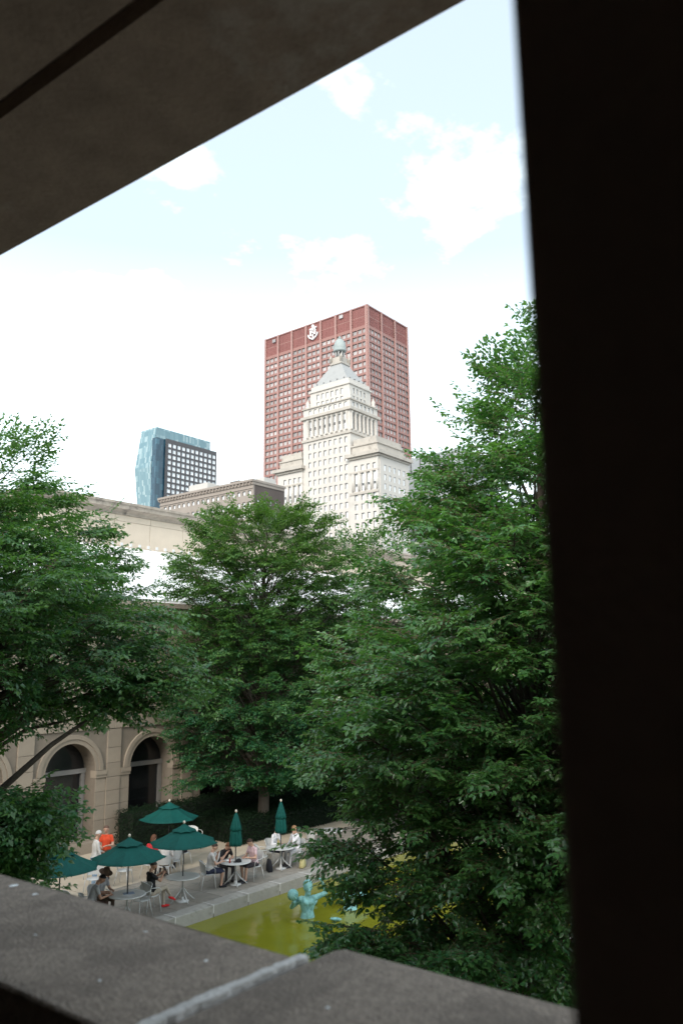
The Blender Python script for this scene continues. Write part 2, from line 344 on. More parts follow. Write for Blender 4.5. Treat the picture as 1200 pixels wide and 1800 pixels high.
# parapet: two granite coping blocks, a bright mortar joint between
par = empty('parapet', (0, 0, 0)); tag(par, 'weathered grey granite parapet with one bright mortar joint in the foreground', 'parapet')
def slab(name, a, b_, bev, m, seg=3):
    bm = bmesh.new(); bmesh.ops.create_cube(bm, size=1)
    for v in bm.verts: v.co = Vector([(a[i] + b_[i]) / 2 + v.co[i] * abs(b_[i] - a[i]) for i in range(3)])
    bmesh.ops.bevel(bm, geom=bm.edges[:], offset=bev, segments=seg, affect='EDGES', profile=0.5)
    bmesh.ops.triangulate(bm, faces=bm.faces)
    for _ in range(2):
        bmesh.ops.subdivide_edges(bm, edges=[e for e in bm.edges if e.calc_length() > 0.05], cuts=2, use_grid_fill=True)
    rnd = random.Random(3)
    for v in bm.verts: v.co += Vector((rnd.uniform(-1, 1), rnd.uniform(-1, 1), rnd.uniform(-1, 1))) * 0.0012
    me = bpy.data.meshes.new(name); bm.to_mesh(me); bm.free(); me.materials.append(m)
    for p in me.polygons: p.use_smooth = True
    return link(name, me, par)
slab('coping_block', (0.838, 1.100, 6.33), (1.25, 3.6, 6.553), 0.012, M['granite'])
slab('coping_block', (0.838, -0.62, 6.33), (1.355, 1.078, 6.5545), 0.030, M['granite'])
rj = random.Random(5); ns = 26; xs_ = [0.842 + .42 * i / ns for i in range(ns + 1)]
cy_ = [1.0885 + .006 * math.sin(3.0 * i / ns) + rj.uniform(-.0016, .0016) for i in range(ns + 1)]; hw_ = [.0105 + rj.uniform(-.003, .003) for _ in xs_]
bj = MB(); vs_ = []
for i, x_ in enumerate(xs_): vs_ += [(x_, cy_[i] - hw_[i], 6.5546), (x_, cy_[i], 6.5552), (x_, cy_[i] + hw_[i], 6.5546), (x_, cy_[i] + hw_[i], 6.50), (x_, cy_[i] - hw_[i], 6.50)]
fs = [(5*i+k, 5*i+(k+1) % 5, 5*i+5+(k+1) % 5, 5*i+5+k) for i in range(ns) for k in range(5)] + [(0, 1, 2, 3, 4), tuple(5*ns + k for k in (4, 3, 2, 1, 0))]
bj.add(vs_, fs, 0, False).build('mortar_joint', M['mortar'], par)
for (x, y, r) in ((1.20, 2.02, .011), (1.19, 1.90, .007), (1.17, 1.45, .004), (1.13, 1.22, .005), (1.02, 1.62, .004), (0.95, 1.3, .004), (1.08, 1.9, .004), (0.99, 0.83, .006), (1.1, .9, .004)):
    z0 = 6.5535 if y > 1.1 else 6.555
    n = 7; rr = random.Random(int(x * 1000)); vs_ = [(r * rr.uniform(.5, 1.4) * math.cos(i * 2 * math.pi / n), r * rr.uniform(.5, 1.8) * math.sin(i * 2 * math.pi / n), 0) for i in range(n)] + [(0, 0, 0.0025)]
    MB().add(vs_, [(i, (i + 1) % n, n) for i in range(n)]).build('bird_dropping', M['logo'], par, (x, y, z0))
# ------------------------------------------------------------------ arcade wing on the far side of the terrace
WY = 28.8
wing = empty('arcade_wing', (20, WY, 0)); tag(wing, 'tan limestone museum wing with arched windows behind the cafe terrace', 'building')
def W(b, name, m): 
    for i, v in enumerate(b.v): b.v[i] = (v[0] - 20, v[1] - WY, v[2])
    return b.build(name, m, wing)
AR, SPR, SILL, DEP = 1.16, 3.0, 0.5, 0.8
centres = [19.26 + 3.99 * k for k in range(-4, 8)]
b = MB()
def q(p0, p1, p2, p3): b.add([p0, p1, p2, p3], [(0, 1, 2, 3)])
for c in centres:
    l, r = c - 1.995, c + 1.995
    def rect(x0, x1, z0, z1): q((x0, WY, z0), (x1, WY, z0), (x1, WY, z1), (x0, WY, z1))
    rect(l, c - AR, 0, SPR); rect(c + AR, r, 0, SPR); rect(c - AR, c + AR, 0, SILL)
    rect(l, c - AR, SPR, 4.6); rect(c + AR, r, SPR, 4.6); rect(l, r, 4.6, 9.5)
    n = 20; arc = [(c - AR * math.cos(math.pi * k / n), SPR + AR * math.sin(math.pi * k / n)) for k in range(n + 1)]
    for k in range(n):
        (xa, za), (xb, zb) = arc[k], arc[k+1]
        q((xa, WY, za), (xb, WY, zb), (xb, WY, 4.6), (xa, WY, 4.6))
        q((xa, WY, za), (xb, WY, zb), (xb, WY + DEP, zb), (xa, WY + DEP, za))
    for xx in (c - AR, c + AR): q((xx, WY, SILL), (xx, WY, SPR), (xx, WY + DEP, SPR), (xx, WY + DEP, SILL))
    q((c - AR, WY, SILL), (c + AR, WY, SILL), (c + AR, WY + DEP, SILL), (c - AR, WY + DEP, SILL))
x0w, x1w = centres[0] - 1.995, centres[-1] + 1.995
b.box((x0w, WY + DEP + 0.1, 0), (x1w, 36.2, 9.5)); b.box((1.2, WY, 0), (x0w, 36.2, 9.5)); b.box((x1w, WY, 0), (57, 36.2, 9.5))
W(b, 'wall', M['stone_j'])
for c in centres:
    n = 20
    g_ = MB(); poly = [(c - AR - .02, SILL), (c + AR + .02, SILL)] + [(c + (AR + .02) * math.cos(math.pi * k / n), SPR + (AR + .02) * math.sin(math.pi * k / n)) for k in range(n + 1)]
    g_.prism(poly, 'y', WY + DEP - .02, WY + DEP + .06); w = W(g_, 'window', M['dark_glass'])
    f = MB(); f.box((c - AR, WY + DEP - .16, 2.88), (c + AR, WY + DEP - .03, 3.06)); f.box((c + AR - .2, WY + DEP - .14, SILL), (c + AR - .03, WY + DEP - .03, 2.88)); f.box((c - AR + .03, WY + DEP - .14, SILL), (c - AR + .15, WY + DEP - .03, 2.88))
    for i, v in enumerate(f.v): f.v[i] = (v[0] - 20, v[1] - WY, v[2])
    f.build('window_frame', M['win_frame'], w)
    a = MB()
    for (r0, r1, pr) in ((AR - .012, AR + .16, .05), (AR + .16, AR + .33, .09)):
        for k in range(n):
            t0, t1 = math.pi * k / n, math.pi * (k + 1) / n
            P = lambda r_, t_, y_: (c + r_ * math.cos(t_), y_, SPR + r_ * math.sin(t_))
            a.add([P(r0, t0, WY - pr), P(r1, t0, WY - pr), P(r1, t1, WY - pr), P(r0, t1, WY - pr)], [(0, 1, 2, 3)])
            a.add([P(r1, t0, WY - pr), P(r1, t1, WY - pr), P(r1, t1, WY + .01), P(r1, t0, WY + .01)], [(0, 1, 2, 3)])
            a.add([P(r0, t0, WY - pr), P(r0, t1, WY - pr), P(r0, t1, WY + .01), P(r0, t0, WY + .01)], [(0, 1, 2, 3)])
    W(a, 'archivolt', M['stone'])
    for s in (-1, 1):
        i_ = MB(); xa = c + s * (AR - .02); xb = c + s * (AR + .48)
        i_.box((min(xa, xb), WY - .075, 2.70), (max(xa, xb), WY + .3, 2.82)); i_.box((min(xa, xb), WY - .11, 2.82), (max(xa, xb), WY + .3, 2.985))
        W(i_, 'impost', M['stone'])
# ashlar: piers below the imposts, courses above the arches
bm_cache = {}
def stone(x0, x1, z0, z1, proud):
    w, h = round(x1 - x0, 3), round(z1 - z0, 3); key = (w, h, proud)
    if key not in bm_cache: bm_cache[key] = MB().bbox((-w/2 + .007, -proud, -h/2 + .007), (w/2 - .007, .02, h/2 - .007), .008).mesh('stone_block', M['stone'])
    link('stone_block', bm_cache[key], wing, ((x0 + x1) / 2 - 20, 0, (z0 + z1) / 2))
for c in centres[2:10]:
    bd = c + 1.995
    for j, (z0, z1) in enumerate(((0.45, 1.05), (1.05, 1.6), (1.6, 2.15), (2.15, 2.69))):
        stone(c + AR, bd - .34, z0, z1, .028); stone(bd - .34, bd + .34, z0, z1, .075); stone(bd + .34, c + 3.99 - AR, z0, z1, .028)
    for (z0, z1) in ((2.69, 3.25), (3.25, 3.85), (3.85, 4.6)): stone(bd - .34, bd + .34, z0, z1, .075)
    for j in range(6):
        z0 = 4.62 + j * .8; 
        for i in range(3):
            x_ = c - 1.995 + (i + (0.5 if j % 2 else 0)) * 1.33; stone(x_, x_ + 1.33, z0, z0 + .8, .028 if j else .07)
b = MB(); b.box((x0w, WY - .22, 0), (x1w, WY - .002, .44)); b.box((x0w, WY - .62, 0), (20.9, WY - .224, .36)); W(b, 'plinth', M['stone'])
b = MB(); b.box((2, WY - .42, 9.5), (57, 29.2, 9.72)); b.box((2, WY - .52, 9.72), (57, 29.2, 9.93)); W(b, 'ledge', M['cornice'])
# sloping white skylight roof, panel by panel, with ribs and a dotted snow rail
sa = math.atan2(3.6, 7.0); sl_len = math.hypot(3.6, 7.0)
def slope_pieces(parent, ox, oy, n, along):
    pm = MB().box((0.02, 0, 0), (1.18, sl_len, 0.05)).mesh('skylight_panel', M['skylight'])
    rm = MB().box((-0.02, 0, -.02), (0.02, sl_len, 0.085)).mesh('skylight_rib', M['skyrib'])
    for k in range(n):
        for nm, me in (('skylight_panel', pm), ('skylight_rib', rm)):
            o = link(nm, me, parent)
            if along == 'x': o.location = (ox + k * 1.2, oy, 9.98); o.rotation_euler = (sa, 0, 0)
            else: o.location = (ox, oy - k * 1.2, 9.98); o.rotation_euler = (sa, 0, -math.pi / 2)
slope_pieces(wing, 2 - 20, 29.05 - WY, 46, 'x')
b = MB()
for k in range(92): b.box((2.3 + k * .6, 35.7, 13.62), (2.42 + k * .6, 35.8, 13.78))
b.box((2, 29.1, 10.08), (57, 29.16, 10.14)); W(b, 'snow_rail', M['skyrib'])
# attic storey set back behind the skylight
AX = 21.2
b = MB(); b.box((AX + .05, 36.05, 9.5), (62, 60, 15.35)); W(b, 'attic_core', M['stone_j'])
am1 = MB().bbox((-1.19, 0, 0), (1.19, .12, 1.49), .01).mesh('stone_block', M['attic']); am2 = MB().bbox((-1.19, 0, 0), (1.19, .1, .34), .01).mesh('stone_block', M['attic'])
for k in range(17):
    link('stone_block', am1, wing, (AX + 1.2 + k * 2.4 - 20, 35.95 - WY, 13.5)); link('stone_block', am2, wing, (AX + 1.2 + k * 2.4 - 20, 35.93 - WY, 15.0))
for k in range(9):
    link('stone_block', am1, wing, (AX - 20, 37.25 + k * 2.4 - WY, 13.5), math.pi / 2); link('stone_block', am2, wing, (AX - .02 - 20, 37.25 + k * 2.4 - WY, 15.0), math.pi / 2)
b = MB(); prof = [(0, 0), (-.10, 0), (-.10, .12), (-.30, .22), (-.48, .26), (-.48, .46), (-.56, .50), (-.56, .62), (0, .66)]
for k in range(14):
    xa = AX - .5 + k * 2.95; W(MB().prism([(35.95 + p[0], 15.345 + p[1]) for p in prof], 'x', xa, xa + 2.935), 'cornice_stone', M['cornice'])
W(MB().prism([(AX - .05 + p[0], 15.345 + p[1]) for p in prof], 'y', 35.96, 59), 'cornice_stone', M['cornice'])
W(MB().box((AX, 36, 15.36), (62, 60, 15.9)), 'roof', M['cornice'])

# wing closing the far end of the court, seen only through the trees
far = empty('far_court_wing', (50, 10, 0)); tag(far, 'tan stone wing closing the court, glimpsed between the distant trees', 'building')
def FW(b, name, m):
    for i, v in enumerate(b.v): b.v[i] = (v[0] - 50, v[1] - 10, v[2])
    return b.build(name, m, far)
FW(MB().box((50.4, -20, 0), (62, 28.75, 9.5)), 'wall', M['stone'])
ys = [-12 + 4 * k for k in range(10)]
for y in ys:
    FW(MB().box((50.0, y + 1.25, 0), (50.4, y + 2.75, 9.5)), 'pier', M['stone'])
    FW(MB().box((50.3, y - 1.05, 1.0), (50.39, y + 1.05, 4.1)), 'window', M['dark_glass'])
FW(MB().box((49.5, -20, 9.5), (62, 28.75, 9.93)), 'ledge', M['cornice'])
for k in range(38):
    for nm, me in (('skylight_panel', bpy.data.meshes['skylight_panel']), ('skylight_rib', bpy.data.meshes['skylight_rib'])):
        o = link(nm, me, far, (0.25, 18.7 - k * 1.2, 9.98)); o.rotation_euler = (sa, 0, -math.pi / 2)
FW(MB().box((57.2, -20, 9.95), (62, 28.7, 15.3)), 'attic_wall', M['attic']); FW(MB().box((56.8, -20, 15.3), (62, 28.7, 15.8)), 'cornice', M['cornice'])

# ------------------------------------------------------------------ city skyline
def facade(parent, ax, plane, u0, u1, z0, z1, cols, rows, t, m, name='facade'):
    """wall sheet with real openings: piers full height, spandrels between them. ax 'y': plane X, faces -X; ax 'x': plane Y, faces -Y"""
    b = MB()
    def bx(a0, a1, c0, c1):
        if a1 - a0 < .01 or c1 - c0 < .01: return
        if ax == 'y': b.box((plane, a0, c0), (plane + t, a1, c1))
        else: b.box((a0, plane, c0), (a1, plane + t, c1))
    e = [u0] + [k for c in cols for k in c] + [u1]
    for i in range(0, len(e), 2): bx(e[i], e[i+1], z0, z1)
    zr = [z0] + [k for r in rows for k in r] + [z1]
    for c in cols:
        for i in range(0, len(zr), 2): bx(c[0], c[1], zr[i], zr[i+1])
    return b.build(name, m, parent)
wm_cache = {}
def win_mesh(w, h, t, n, mats, sash=None, mull=0.0):
    """n panes in a lining whose dark colour stands for reveal shade, set back in the wall; local outward is -X"""
    key = (round(w, 2), round(h, 2), t, n, mats, sash, mull)
    if key in wm_cache: return wm_cache[key]
    b = MB(); f = min(.14, w * .1)
    cw = w / n
    for i in range(n):
        a0 = -w/2 + i * cw; a1 = a0 + cw
        if mull and i: b.box((t * .15, a0 - mull/2, -h/2), (t * .9, a0 + mull/2, h/2), 2)
        b.box((t * .35, a1 - f, -h/2), (t * .97, a1, h/2), 1); b.box((t * .35, a0, -h/2), (t * .97, a0 + f, h/2), 1)
        b.box((t * .35, a0 + f, h/2 - f), (t * .97, a1 - f, h/2), 1)
        b.box((t * .72, a0 + f, -h/2), (t * .9, a1 - f, h/2 - f), 0)
        if sash: b.box((t * .55, a0 + f * 2.2, -h/2 + h * sash[0]), (t * .71, a1 - f * 2.2, -h/2 + h * sash[1]), 3)
    me = b.mesh('window', [M[k] for k in mats]); wm_cache[key] = me; return me
def windows(parent, ax, plane, cols, rows, t, n, mats, sash=None, mull=0.0):
    for c in cols:
        for r in rows:
            me = win_mesh(c[1] - c[0], r[1] - r[0], t, n, mats, sash, mull)
            u, z = (c[0] + c[1]) / 2, (r[0] + r[1]) / 2
            link('window', me, parent, (plane, u, z) if ax == 'y' else (u, plane, z), 0 if ax == 'y' else math.pi / 2)
def span(cs, w): return [(c - w/2, c + w/2) for c in cs]

# red tower
T = empty('red_tower'); tag(T, 'tall red steel office tower with white anchor emblem near its top', 'skyscraper')
Y0, Y1, X0, X1, ZT, ZC = 216.9, 286.4, 300.0, 336.2, 183.6, 172.6
MB().box((X0 + .9, Y0 + .9, 0), (X1, Y1, ZT - .3)).build('core', M['dark_frame'], T)
bw = (Y1 - Y0) / 7; bx_ = (X1 - X0) / 3
cl = [(Y0 + bw * k + .55, Y0 + bw * (k + 1) - .55) for k in range(7)]; cr_ = [(X0 + bx_ * k + .6, X0 + bx_ * (k + 1) - .6) for k in range(3)]
rows = [(170.3 - 3.46 * k - 1.15, 170.3 - 3.46 * k + 1.15) for k in range(23)][::-1]
facade(T, 'y', X0, Y0, Y1, 0, ZC, cl, rows, .85, M['red']); facade(T, 'x', Y0, X0 + .86, X1, 0, ZC, cr_, rows, .85, M['red'])
windows(T, 'y', X0, cl, rows, .8, 3, ('red_pane', 'red_frame', 'red'), None, .55); windows(T, 'x', Y0, cr_, rows, .8, 4, ('red_pane', 'red_frame', 'red'), None, .5)
pm = MB().box((-.45, -.55, 0), (-.003, .55, ZT)).mesh('pier', M['red_light'])
for k in range(8): link('pier', pm, T, (X0, min(max(Y0 + bw * k, Y0 + .55), Y1 - .55), 0))
pm = MB().box((-.55, -.45, 0), (.55, -.003, ZT)).mesh('pier', M['red_light'])
for k in range(4): link('pier', pm, T, (min(max(X0 + bx_ * k, X0 + .56), X1 - .55), Y0, 0))
for k in range(7):
    for (za, zb) in ((ZC + .5, 177.7), (178.1, ZT - .6)):
        b = MB(); b.box((X0 + .25, cl[k][0], za), (X0 + .85, cl[k][1], zb))
        for i in range(9): yy = cl[k][0] + (i + .5) * (cl[k][1] - cl[k][0]) / 9; b.box((X0 + .1, yy - .12, za), (X0 + .249, yy + .12, zb))
        b.build('louver_panel', M['red_louver'], T)
for k in range(3):
    for (za, zb) in ((ZC + .5, 177.7), (178.1, ZT - .6)):
        b = MB(); b.box((cr_[k][0], Y0 + .25, za), (cr_[k][1], Y0 + .85, zb))
        for i in range(9): xx = cr_[k][0] + (i + .5) * (cr_[k][1] - cr_[k][0]) / 9; b.box((xx - .12, Y0 + .1, za), (xx + .12, Y0 + .249, zb))
        b.build('louver_panel', M['red_louver'], T)
b = MB(); b.box((X0 - .2, Y0 - .2, ZT - .6), (X1, Y1, ZT)); b.box((X0 + .05, Y0, ZC), (X0 + .9, Y1, ZC + .5)); b.box((X0 + .9, Y0 + .05, ZC), (X1, Y0 + .9, ZC + .5)); b.box((X0 + .2, Y0 + .9, 177.7), (X0 + .8, Y1, 178.1)); b.box((X0 + .9, Y0 + .2, 177.7), (X1, Y0 + .8, 178.1))
b.build('roof_band', M['red'], T)
# anchor emblem with a letter N, white relief on the louvres
A = MB(); AY, AZ = (cl[3][0] + cl[3][1]) / 2, 178.15; xf, xb_ = X0 - .75, X0 - .02
def ap(poly, off=0): A.prism([(AY - u, AZ + v) for u, v in poly], 'x', xf - off, xb_)
n = 14
for k in range(n):       # ring
    t0, t1 = 2 * math.pi * k / n, 2 * math.pi * (k + 1) / n
    ap([(.85 * math.cos(t0), 3.5 + .75 * math.sin(t0)), (.85 * math.cos(t1), 3.5 + .75 * math.sin(t1)), (.4 * math.cos(t1), 3.5 + .32 * math.sin(t1)), (.4 * math.cos(t0), 3.5 + .32 * math.sin(t0))])
ap([(-2.3, 2.2), (2.3, 2.75), (2.4, 2.2), (-2.2, 1.65)], .03)            # stock
ap([(-1.75, -1.7), (-1.15, -1.7), (-1.15, 1.2), (-1.75, 1.15)], .06); ap([(1.15, -1.3), (1.75, -1.3), (1.75, 1.75), (1.15, 1.7)], .06)   # N
ap([(-1.75, 1.15), (-1.05, 1.2), (1.75, -1.25), (1.05, -1.35)], .09)
ap([(-.2, -3.2), (.2, -3.2), (.2, -1.1), (-.2, -.9)], .12); ap([(-.2, .9), (.2, .7), (.2, 2.3), (-.2, 2.3)], .12)   # shank
pts = [(-3.45 + .0, -.7), (-3.1, -1.9), (-2.2, -2.9), (-1.0, -3.6), (0, -4.15), (1.0, -3.6), (2.2, -2.9), (3.1, -1.9), (3.45, -.7)]
inn = [(-2.95, -.6), (-2.6, -1.65), (-1.85, -2.4), (-.85, -3.0), (0, -3.4), (.85, -3.0), (1.85, -2.4), (2.6, -1.65), (2.95, -.6)]
for i in range(8): ap([pts[i], pts[i+1], inn[i+1], inn[i]])
A.build('anchor_emblem', M['logo'], T)
for (yy, z_) in ((279.3, 181.0), (233.0, 181.6)): MB().box((X0 - .5, yy - 1.2, z_ - 1), (X0 - .46, yy + 1.2, z_ + .8)).build('cloud_reflection', M['red_pane'], T)  # pale patches painting cloud reflections onto the louvre band

# cream tower with pyramid roof and beehive lantern
S = empty('cream_tower'); tag(S, 'cream terracotta tower with pyramid roof and beehive lantern before the red tower', 'skyscraper')
FX, TX = 229.4, 230.0
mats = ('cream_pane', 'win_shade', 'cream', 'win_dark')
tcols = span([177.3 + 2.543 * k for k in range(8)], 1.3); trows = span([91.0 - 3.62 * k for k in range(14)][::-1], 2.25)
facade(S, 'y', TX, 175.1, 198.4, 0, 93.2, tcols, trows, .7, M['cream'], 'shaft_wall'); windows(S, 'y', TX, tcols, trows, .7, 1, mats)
MB().box((TX + .7, 175.1, 0), (248, 198.4, 94.2)).build('shaft_core', M['cream'], S)
for (ya, yb, cs) in ((162.2, 175.08, [164.0, 166.7, 169.3, 172.3]), (198.42, 211.4, [199.95, 202.4, 205.0, 207.6])):
    cols = span(cs, 1.35); rr = span([46.5 + 3.5 * k for k in range(7)], 2.2)
    rr = rr + [(69.9, 76.6), (77.6, 79.7)]
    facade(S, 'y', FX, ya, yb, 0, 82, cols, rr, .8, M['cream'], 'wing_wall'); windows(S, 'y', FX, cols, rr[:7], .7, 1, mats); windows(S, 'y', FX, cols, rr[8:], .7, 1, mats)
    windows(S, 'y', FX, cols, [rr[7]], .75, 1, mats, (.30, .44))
    for i in range(len(cs) + 1):
        yy = cs[0] - 1.3 if i == 0 else (cs[-1] + 1.3 if i == len(cs) else (cs[i-1] + cs[i]) / 2)
        MB().lathe([(.42, 69.9), (.38, 76.6)], 12, (FX - .06, yy, 0)).build('pilaster', M['cream'], S)
    MB().box((FX + .8, ya, 0), (249, yb, 82)).build('wing_core', M['cream'], S)
    b = MB(); ly, hy = ya - (1.6 if ya < 170 else 1.0), yb + (1.0 if ya < 170 else 1.6)
    MB().box((FX - .25, ya - .3, 76.65), (FX - .01, yb + .1, 77.35)).build('string_course', M['cream_d'], S); MB().box((FX - .3, ya - .2, 68.6), (FX - .01, yb + .1, 69.5)).build('string_course', M['cream_d'], S)
    b.box((FX - .7, ly + .9, 82), (249.6, hy - .9, 82.8)); b.box((FX - 1.6, ly, 82.8), (250.4, hy, 84.1)); b.build('cornice', M['cream_d'], S)
    b = MB(); b.box((FX + .9, ya + .8, 84.1), (248, yb - .4, 87.6)); b.box((FX + 1.4, ya + 1.6, 87.6), (247.4, yb - .8, 90.2)); b.box((FX + .5, ya + .4, 87.2), (248.3, yb - .1, 87.75)); b.build('wing_attic', M['cream_d'], S)
cols = span([233.5 + 3.1 * k for k in range(5)], 1.35); rr = span([46.5 + 3.5 * k for k in range(10)], 2.2)
facade(S, 'x', 161.9, 230.3, 249, 0, 82, cols, rr, .29, M['cream'], 'side_wall'); windows(S, 'x', 161.9, cols, rr, .28, 1, mats)
# colonnade stage
ccols = span([177.9 + 2.42 * k for k in range(8)], 1.35)
facade(S, 'y', TX, 175.1, 198.4, 94.2, 103, ccols, [(95.2, 101.7)], .9, M['cream'], 'colonnade_wall'); windows(S, 'y', TX, ccols, [(95.2, 101.7)], .85, 1, mats, (.40, .58))
for k in range(9): MB().lathe([(.60, 94.6), (.5, 95.2), (.45, 101.6), (.6, 101.9)], 12, (TX - .1, 176.69 + 2.42 * k, 0)).build('column', M['cream'], S)
cc2 = span([232.2 + 2.55 * k for k in range(6)], 1.3)
facade(S, 'x', 175.1, 230.92, 248, 94.2, 103, cc2, [(95.2, 101.7)], .9, M['cream'], 'colonnade_wall'); windows(S, 'x', 175.1, cc2, [(95.2, 101.7)], .85, 1, ('win_shade', 'win_shade', 'cream'))
for k in range(7): MB().lathe([(.60, 94.6), (.5, 95.2), (.45, 101.6), (.6, 101.9)], 12, (230.93 + 2.55 * k, 175.0, 0)).build('column', M['cream'], S)
MB().box((230.95, 176.05, 94.2), (248, 198.4, 103)).build('stage_core', M['cream'], S)
for (a_, b_) in (((TX - .5, 174.5, 93.2), (248.5, 199, 94.2)), ((TX - .9, 174.2, 102.4), (248.9, 199.3, 103.5)), ((TX - .4, 174.7, 106.6), (248.4, 198.8, 107.1))): MB().box(a_, b_).build('cornice', M['cream_d'], S)
a8 = span([177.4 + 2.5 * k for k in range(8)], 1.3); a6 = span([232.4 + 2.5 * k for k in range(6)], 1.2)
facade(S, 'y', TX + .1, 175.2, 198.3, 103.5, 106.6, a8, [(104.2, 106.0)], .6, M['cream'], 'attic_wall'); windows(S, 'y', TX + .1, a8, [(104.2, 106.0)], .55, 1, mats)
facade(S, 'x', 175.2, 230.72, 248, 103.5, 106.6, a6, [(104.2, 106.0)], .6, M['cream'], 'attic_wall'); windows(S, 'x', 175.2, a6, [(104.2, 106.0)], .55, 1, mats)
MB().box((230.75, 175.85, 103.5), (248, 198.3, 106.6)).build('stage_core', M['cream'], S)
s6 = span([180.6 + 2.38 * k for k in range(6)], 1.35); s5 = span([235 + 2.3 * k for k in range(4)], 1.1)
facade(S, 'y', 232, 176.9, 196.4, 107.1, 113.7, s6, [(107.9, 109.4), (110.3, 112.6)], .6, M['cream'], 'upper_wall'); windows(S, 'y', 232, s6, [(107.9, 109.4), (110.3, 112.6)], .55, 1, mats)
facade(S, 'x', 176.9, 232.62, 246, 107.1, 113.7, s5, [(107.9, 109.4), (110.3, 112.6)], .6, M['cream'], 'upper_wall'); windows(S, 'x', 176.9, s5, [(107.9, 109.4), (110.3, 112.6)], .55, 1, mats)
MB().box((232.65, 177.55, 107.1), (246, 196.4, 113.7)).build('stage_core', M['cream'], S)
for (xx, yy) in ((231.4, 176.4), (231.4, 197.2), (247, 176.4)): MB().lathe([(.9, 107.1), (.9, 108.2), (.55, 108.4), (.85, 109.6), (.3, 110.6), (.12, 111.3)], 12, (xx, yy, 0)).build('urn', M['cream'], S)
b = MB(); b.box((231.5, 176.4, 113.7), (246.5, 196.9, 114.4)); b.box((232.2, 177.2, 114.4), (245.8, 196.1, 116.2)); b.build('parapet', M['cream'], S)
def frust(cx, cy, hx0, hy0, z0, hx1, hy1, z1, b):
    b.add([(cx-hx0, cy-hy0, z0), (cx+hx0, cy-hy0, z0), (cx+hx0, cy+hy0, z0), (cx-hx0, cy+hy0, z0), (cx-hx1, cy-hy1, z1), (cx+hx1, cy-hy1, z1), (cx+hx1, cy+hy1, z1), (cx-hx1, cy+hy1, z1)],
          [(3,2,1,0),(4,5,6,7),(0,1,5,4),(1,2,6,5),(2,3,7,6),(3,0,4,7)]); return b
RX, RY = 239.0, 186.65
frust(RX, RY, 6.6, 8.7, 116.2, 2.4, 2.4, 125.3, MB()).build('pyramid_roof', M['slate'], S)
for k in range(5): MB().box((RX - 6.35, RY - 6.8 + 3.4 * k - .25, 116.4), (RX - 5.7, RY - 6.8 + 3.4 * k + .25, 117.3)).build('roof_vent', M['dark_frame'], S)
for k in range(4): MB().box((RX - 4.4 + 2.9 * k - .25, RY - 8.45, 116.4), (RX - 4.4 + 2.9 * k + .25, RY - 7.8, 117.3)).build('roof_vent', M['dark_frame'], S)
b = MB(); b.box((RX - 2.9, RY - 2.9, 125.2), (RX + 2.9, RY + 2.9, 126.1)); b.box((RX - 2.3, RY - 2.3, 126.1), (RX + 2.3, RY + 2.3, 128.4)); b.build('lantern_base', M['cream_d'], S)
for sx_ in (-1, 1):
    for sy_ in (-1, 1): MB().lathe([(.55, 126.1), (.5, 127.6), (.75, 127.8), (.2, 129.2)], 10, (RX + 2.6 * sx_, RY + 2.6 * sy_, 0)).build('finial', M['cream_d'], S)
for k in range(8):
    a = k * math.pi / 4 + .39; MB().lathe([(.36, 128.4), (.32, 131.2)], 8, (RX + 1.7 * math.cos(a), RY + 1.7 * math.sin(a), 0)).build('lantern_column', M['slate'], S)
MB().lathe([(.9, 128.4), (.9, 131.2)], 12, (RX, RY, 0)).build('lantern_core', M['dark_frame'], S)
prof = [(2.2, 131.0), (2.65, 131.3), (2.65, 131.8)]
for k in range(13):
    t_ = k / 12; r_ = 2.45 * math.sqrt(max(0, 1 - t_ ** 2.2)) + .05; prof.append((r_ + (.1 if k % 2 else 0), 131.9 + 5.0 * t_))
MB().lathe(prof, 20, (RX, RY, 0)).build('beehive_dome', M['copper'], S)
MB().lathe([(.5, 136.8), (.6, 137.2), (.15, 138.0)], 10, (RX, RY, 0)).build('dome_cap', M['copper'], S)

# tan brick block with a dark side
B = empty('brick_office_block'); tag(B, 'long tan brick office block with dark brown side wall below the cream tower', 'office block')
cols = span([168.4 + 2.315 * k for k in range(18)], 1.25); rr = [(36 + 3.25 * k - .95, 36 + 3.25 * k + .95) for k in range(7)] + [(58.6, 59.9)]
facade(B, 'y', 170, 166.8, 210.4, 0, 61.6, cols, rr, .6, M['brick'], 'front_wall'); windows(B, 'y', 170, cols, rr, .55, 1, ('cream_pane', 'win_shade', 'brick'))
c2 = span([172.5, 175.4, 178.0, 180.4], .9); r2 = [(48.6, 50.2), (52, 53.6), (56, 57.6)]
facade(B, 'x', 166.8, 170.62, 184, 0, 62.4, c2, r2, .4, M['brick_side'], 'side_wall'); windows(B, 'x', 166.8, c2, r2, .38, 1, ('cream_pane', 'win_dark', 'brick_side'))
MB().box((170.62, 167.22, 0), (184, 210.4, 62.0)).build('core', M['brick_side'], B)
b = MB(); b.box((169.7, 166.6, 61.6), (184, 210.6, 62.5)); b.box((169.2, 166.4, 62.5), (184.2, 210.9, 63.2)); b.build('cornice', M['brick'], B)
for k in range(30): MB().box((169.3, 167.3 + k * 1.48, 61.8), (169.69, 167.7 + k * 1.48, 62.49)).build('cornice_bracket', M['brick'], B)
MB().box((169.75, 166.8, 60.4), (169.99, 210.4, 60.75)).build('string_course', M['brick'], B)
MB().bbox((172.5, 190, 63.3), (178, 199, 66.2), .1).build('rooftop_box', M['white_box'], B); MB().box((173, 176, 63.3), (177, 180, 64.8)).build('rooftop_vent', M['brick_side'], B); MB().bbox((176, 168, 63.3), (181.5, 171.5, 65.2), .1).build('rooftop_box', M['white_box'], B)

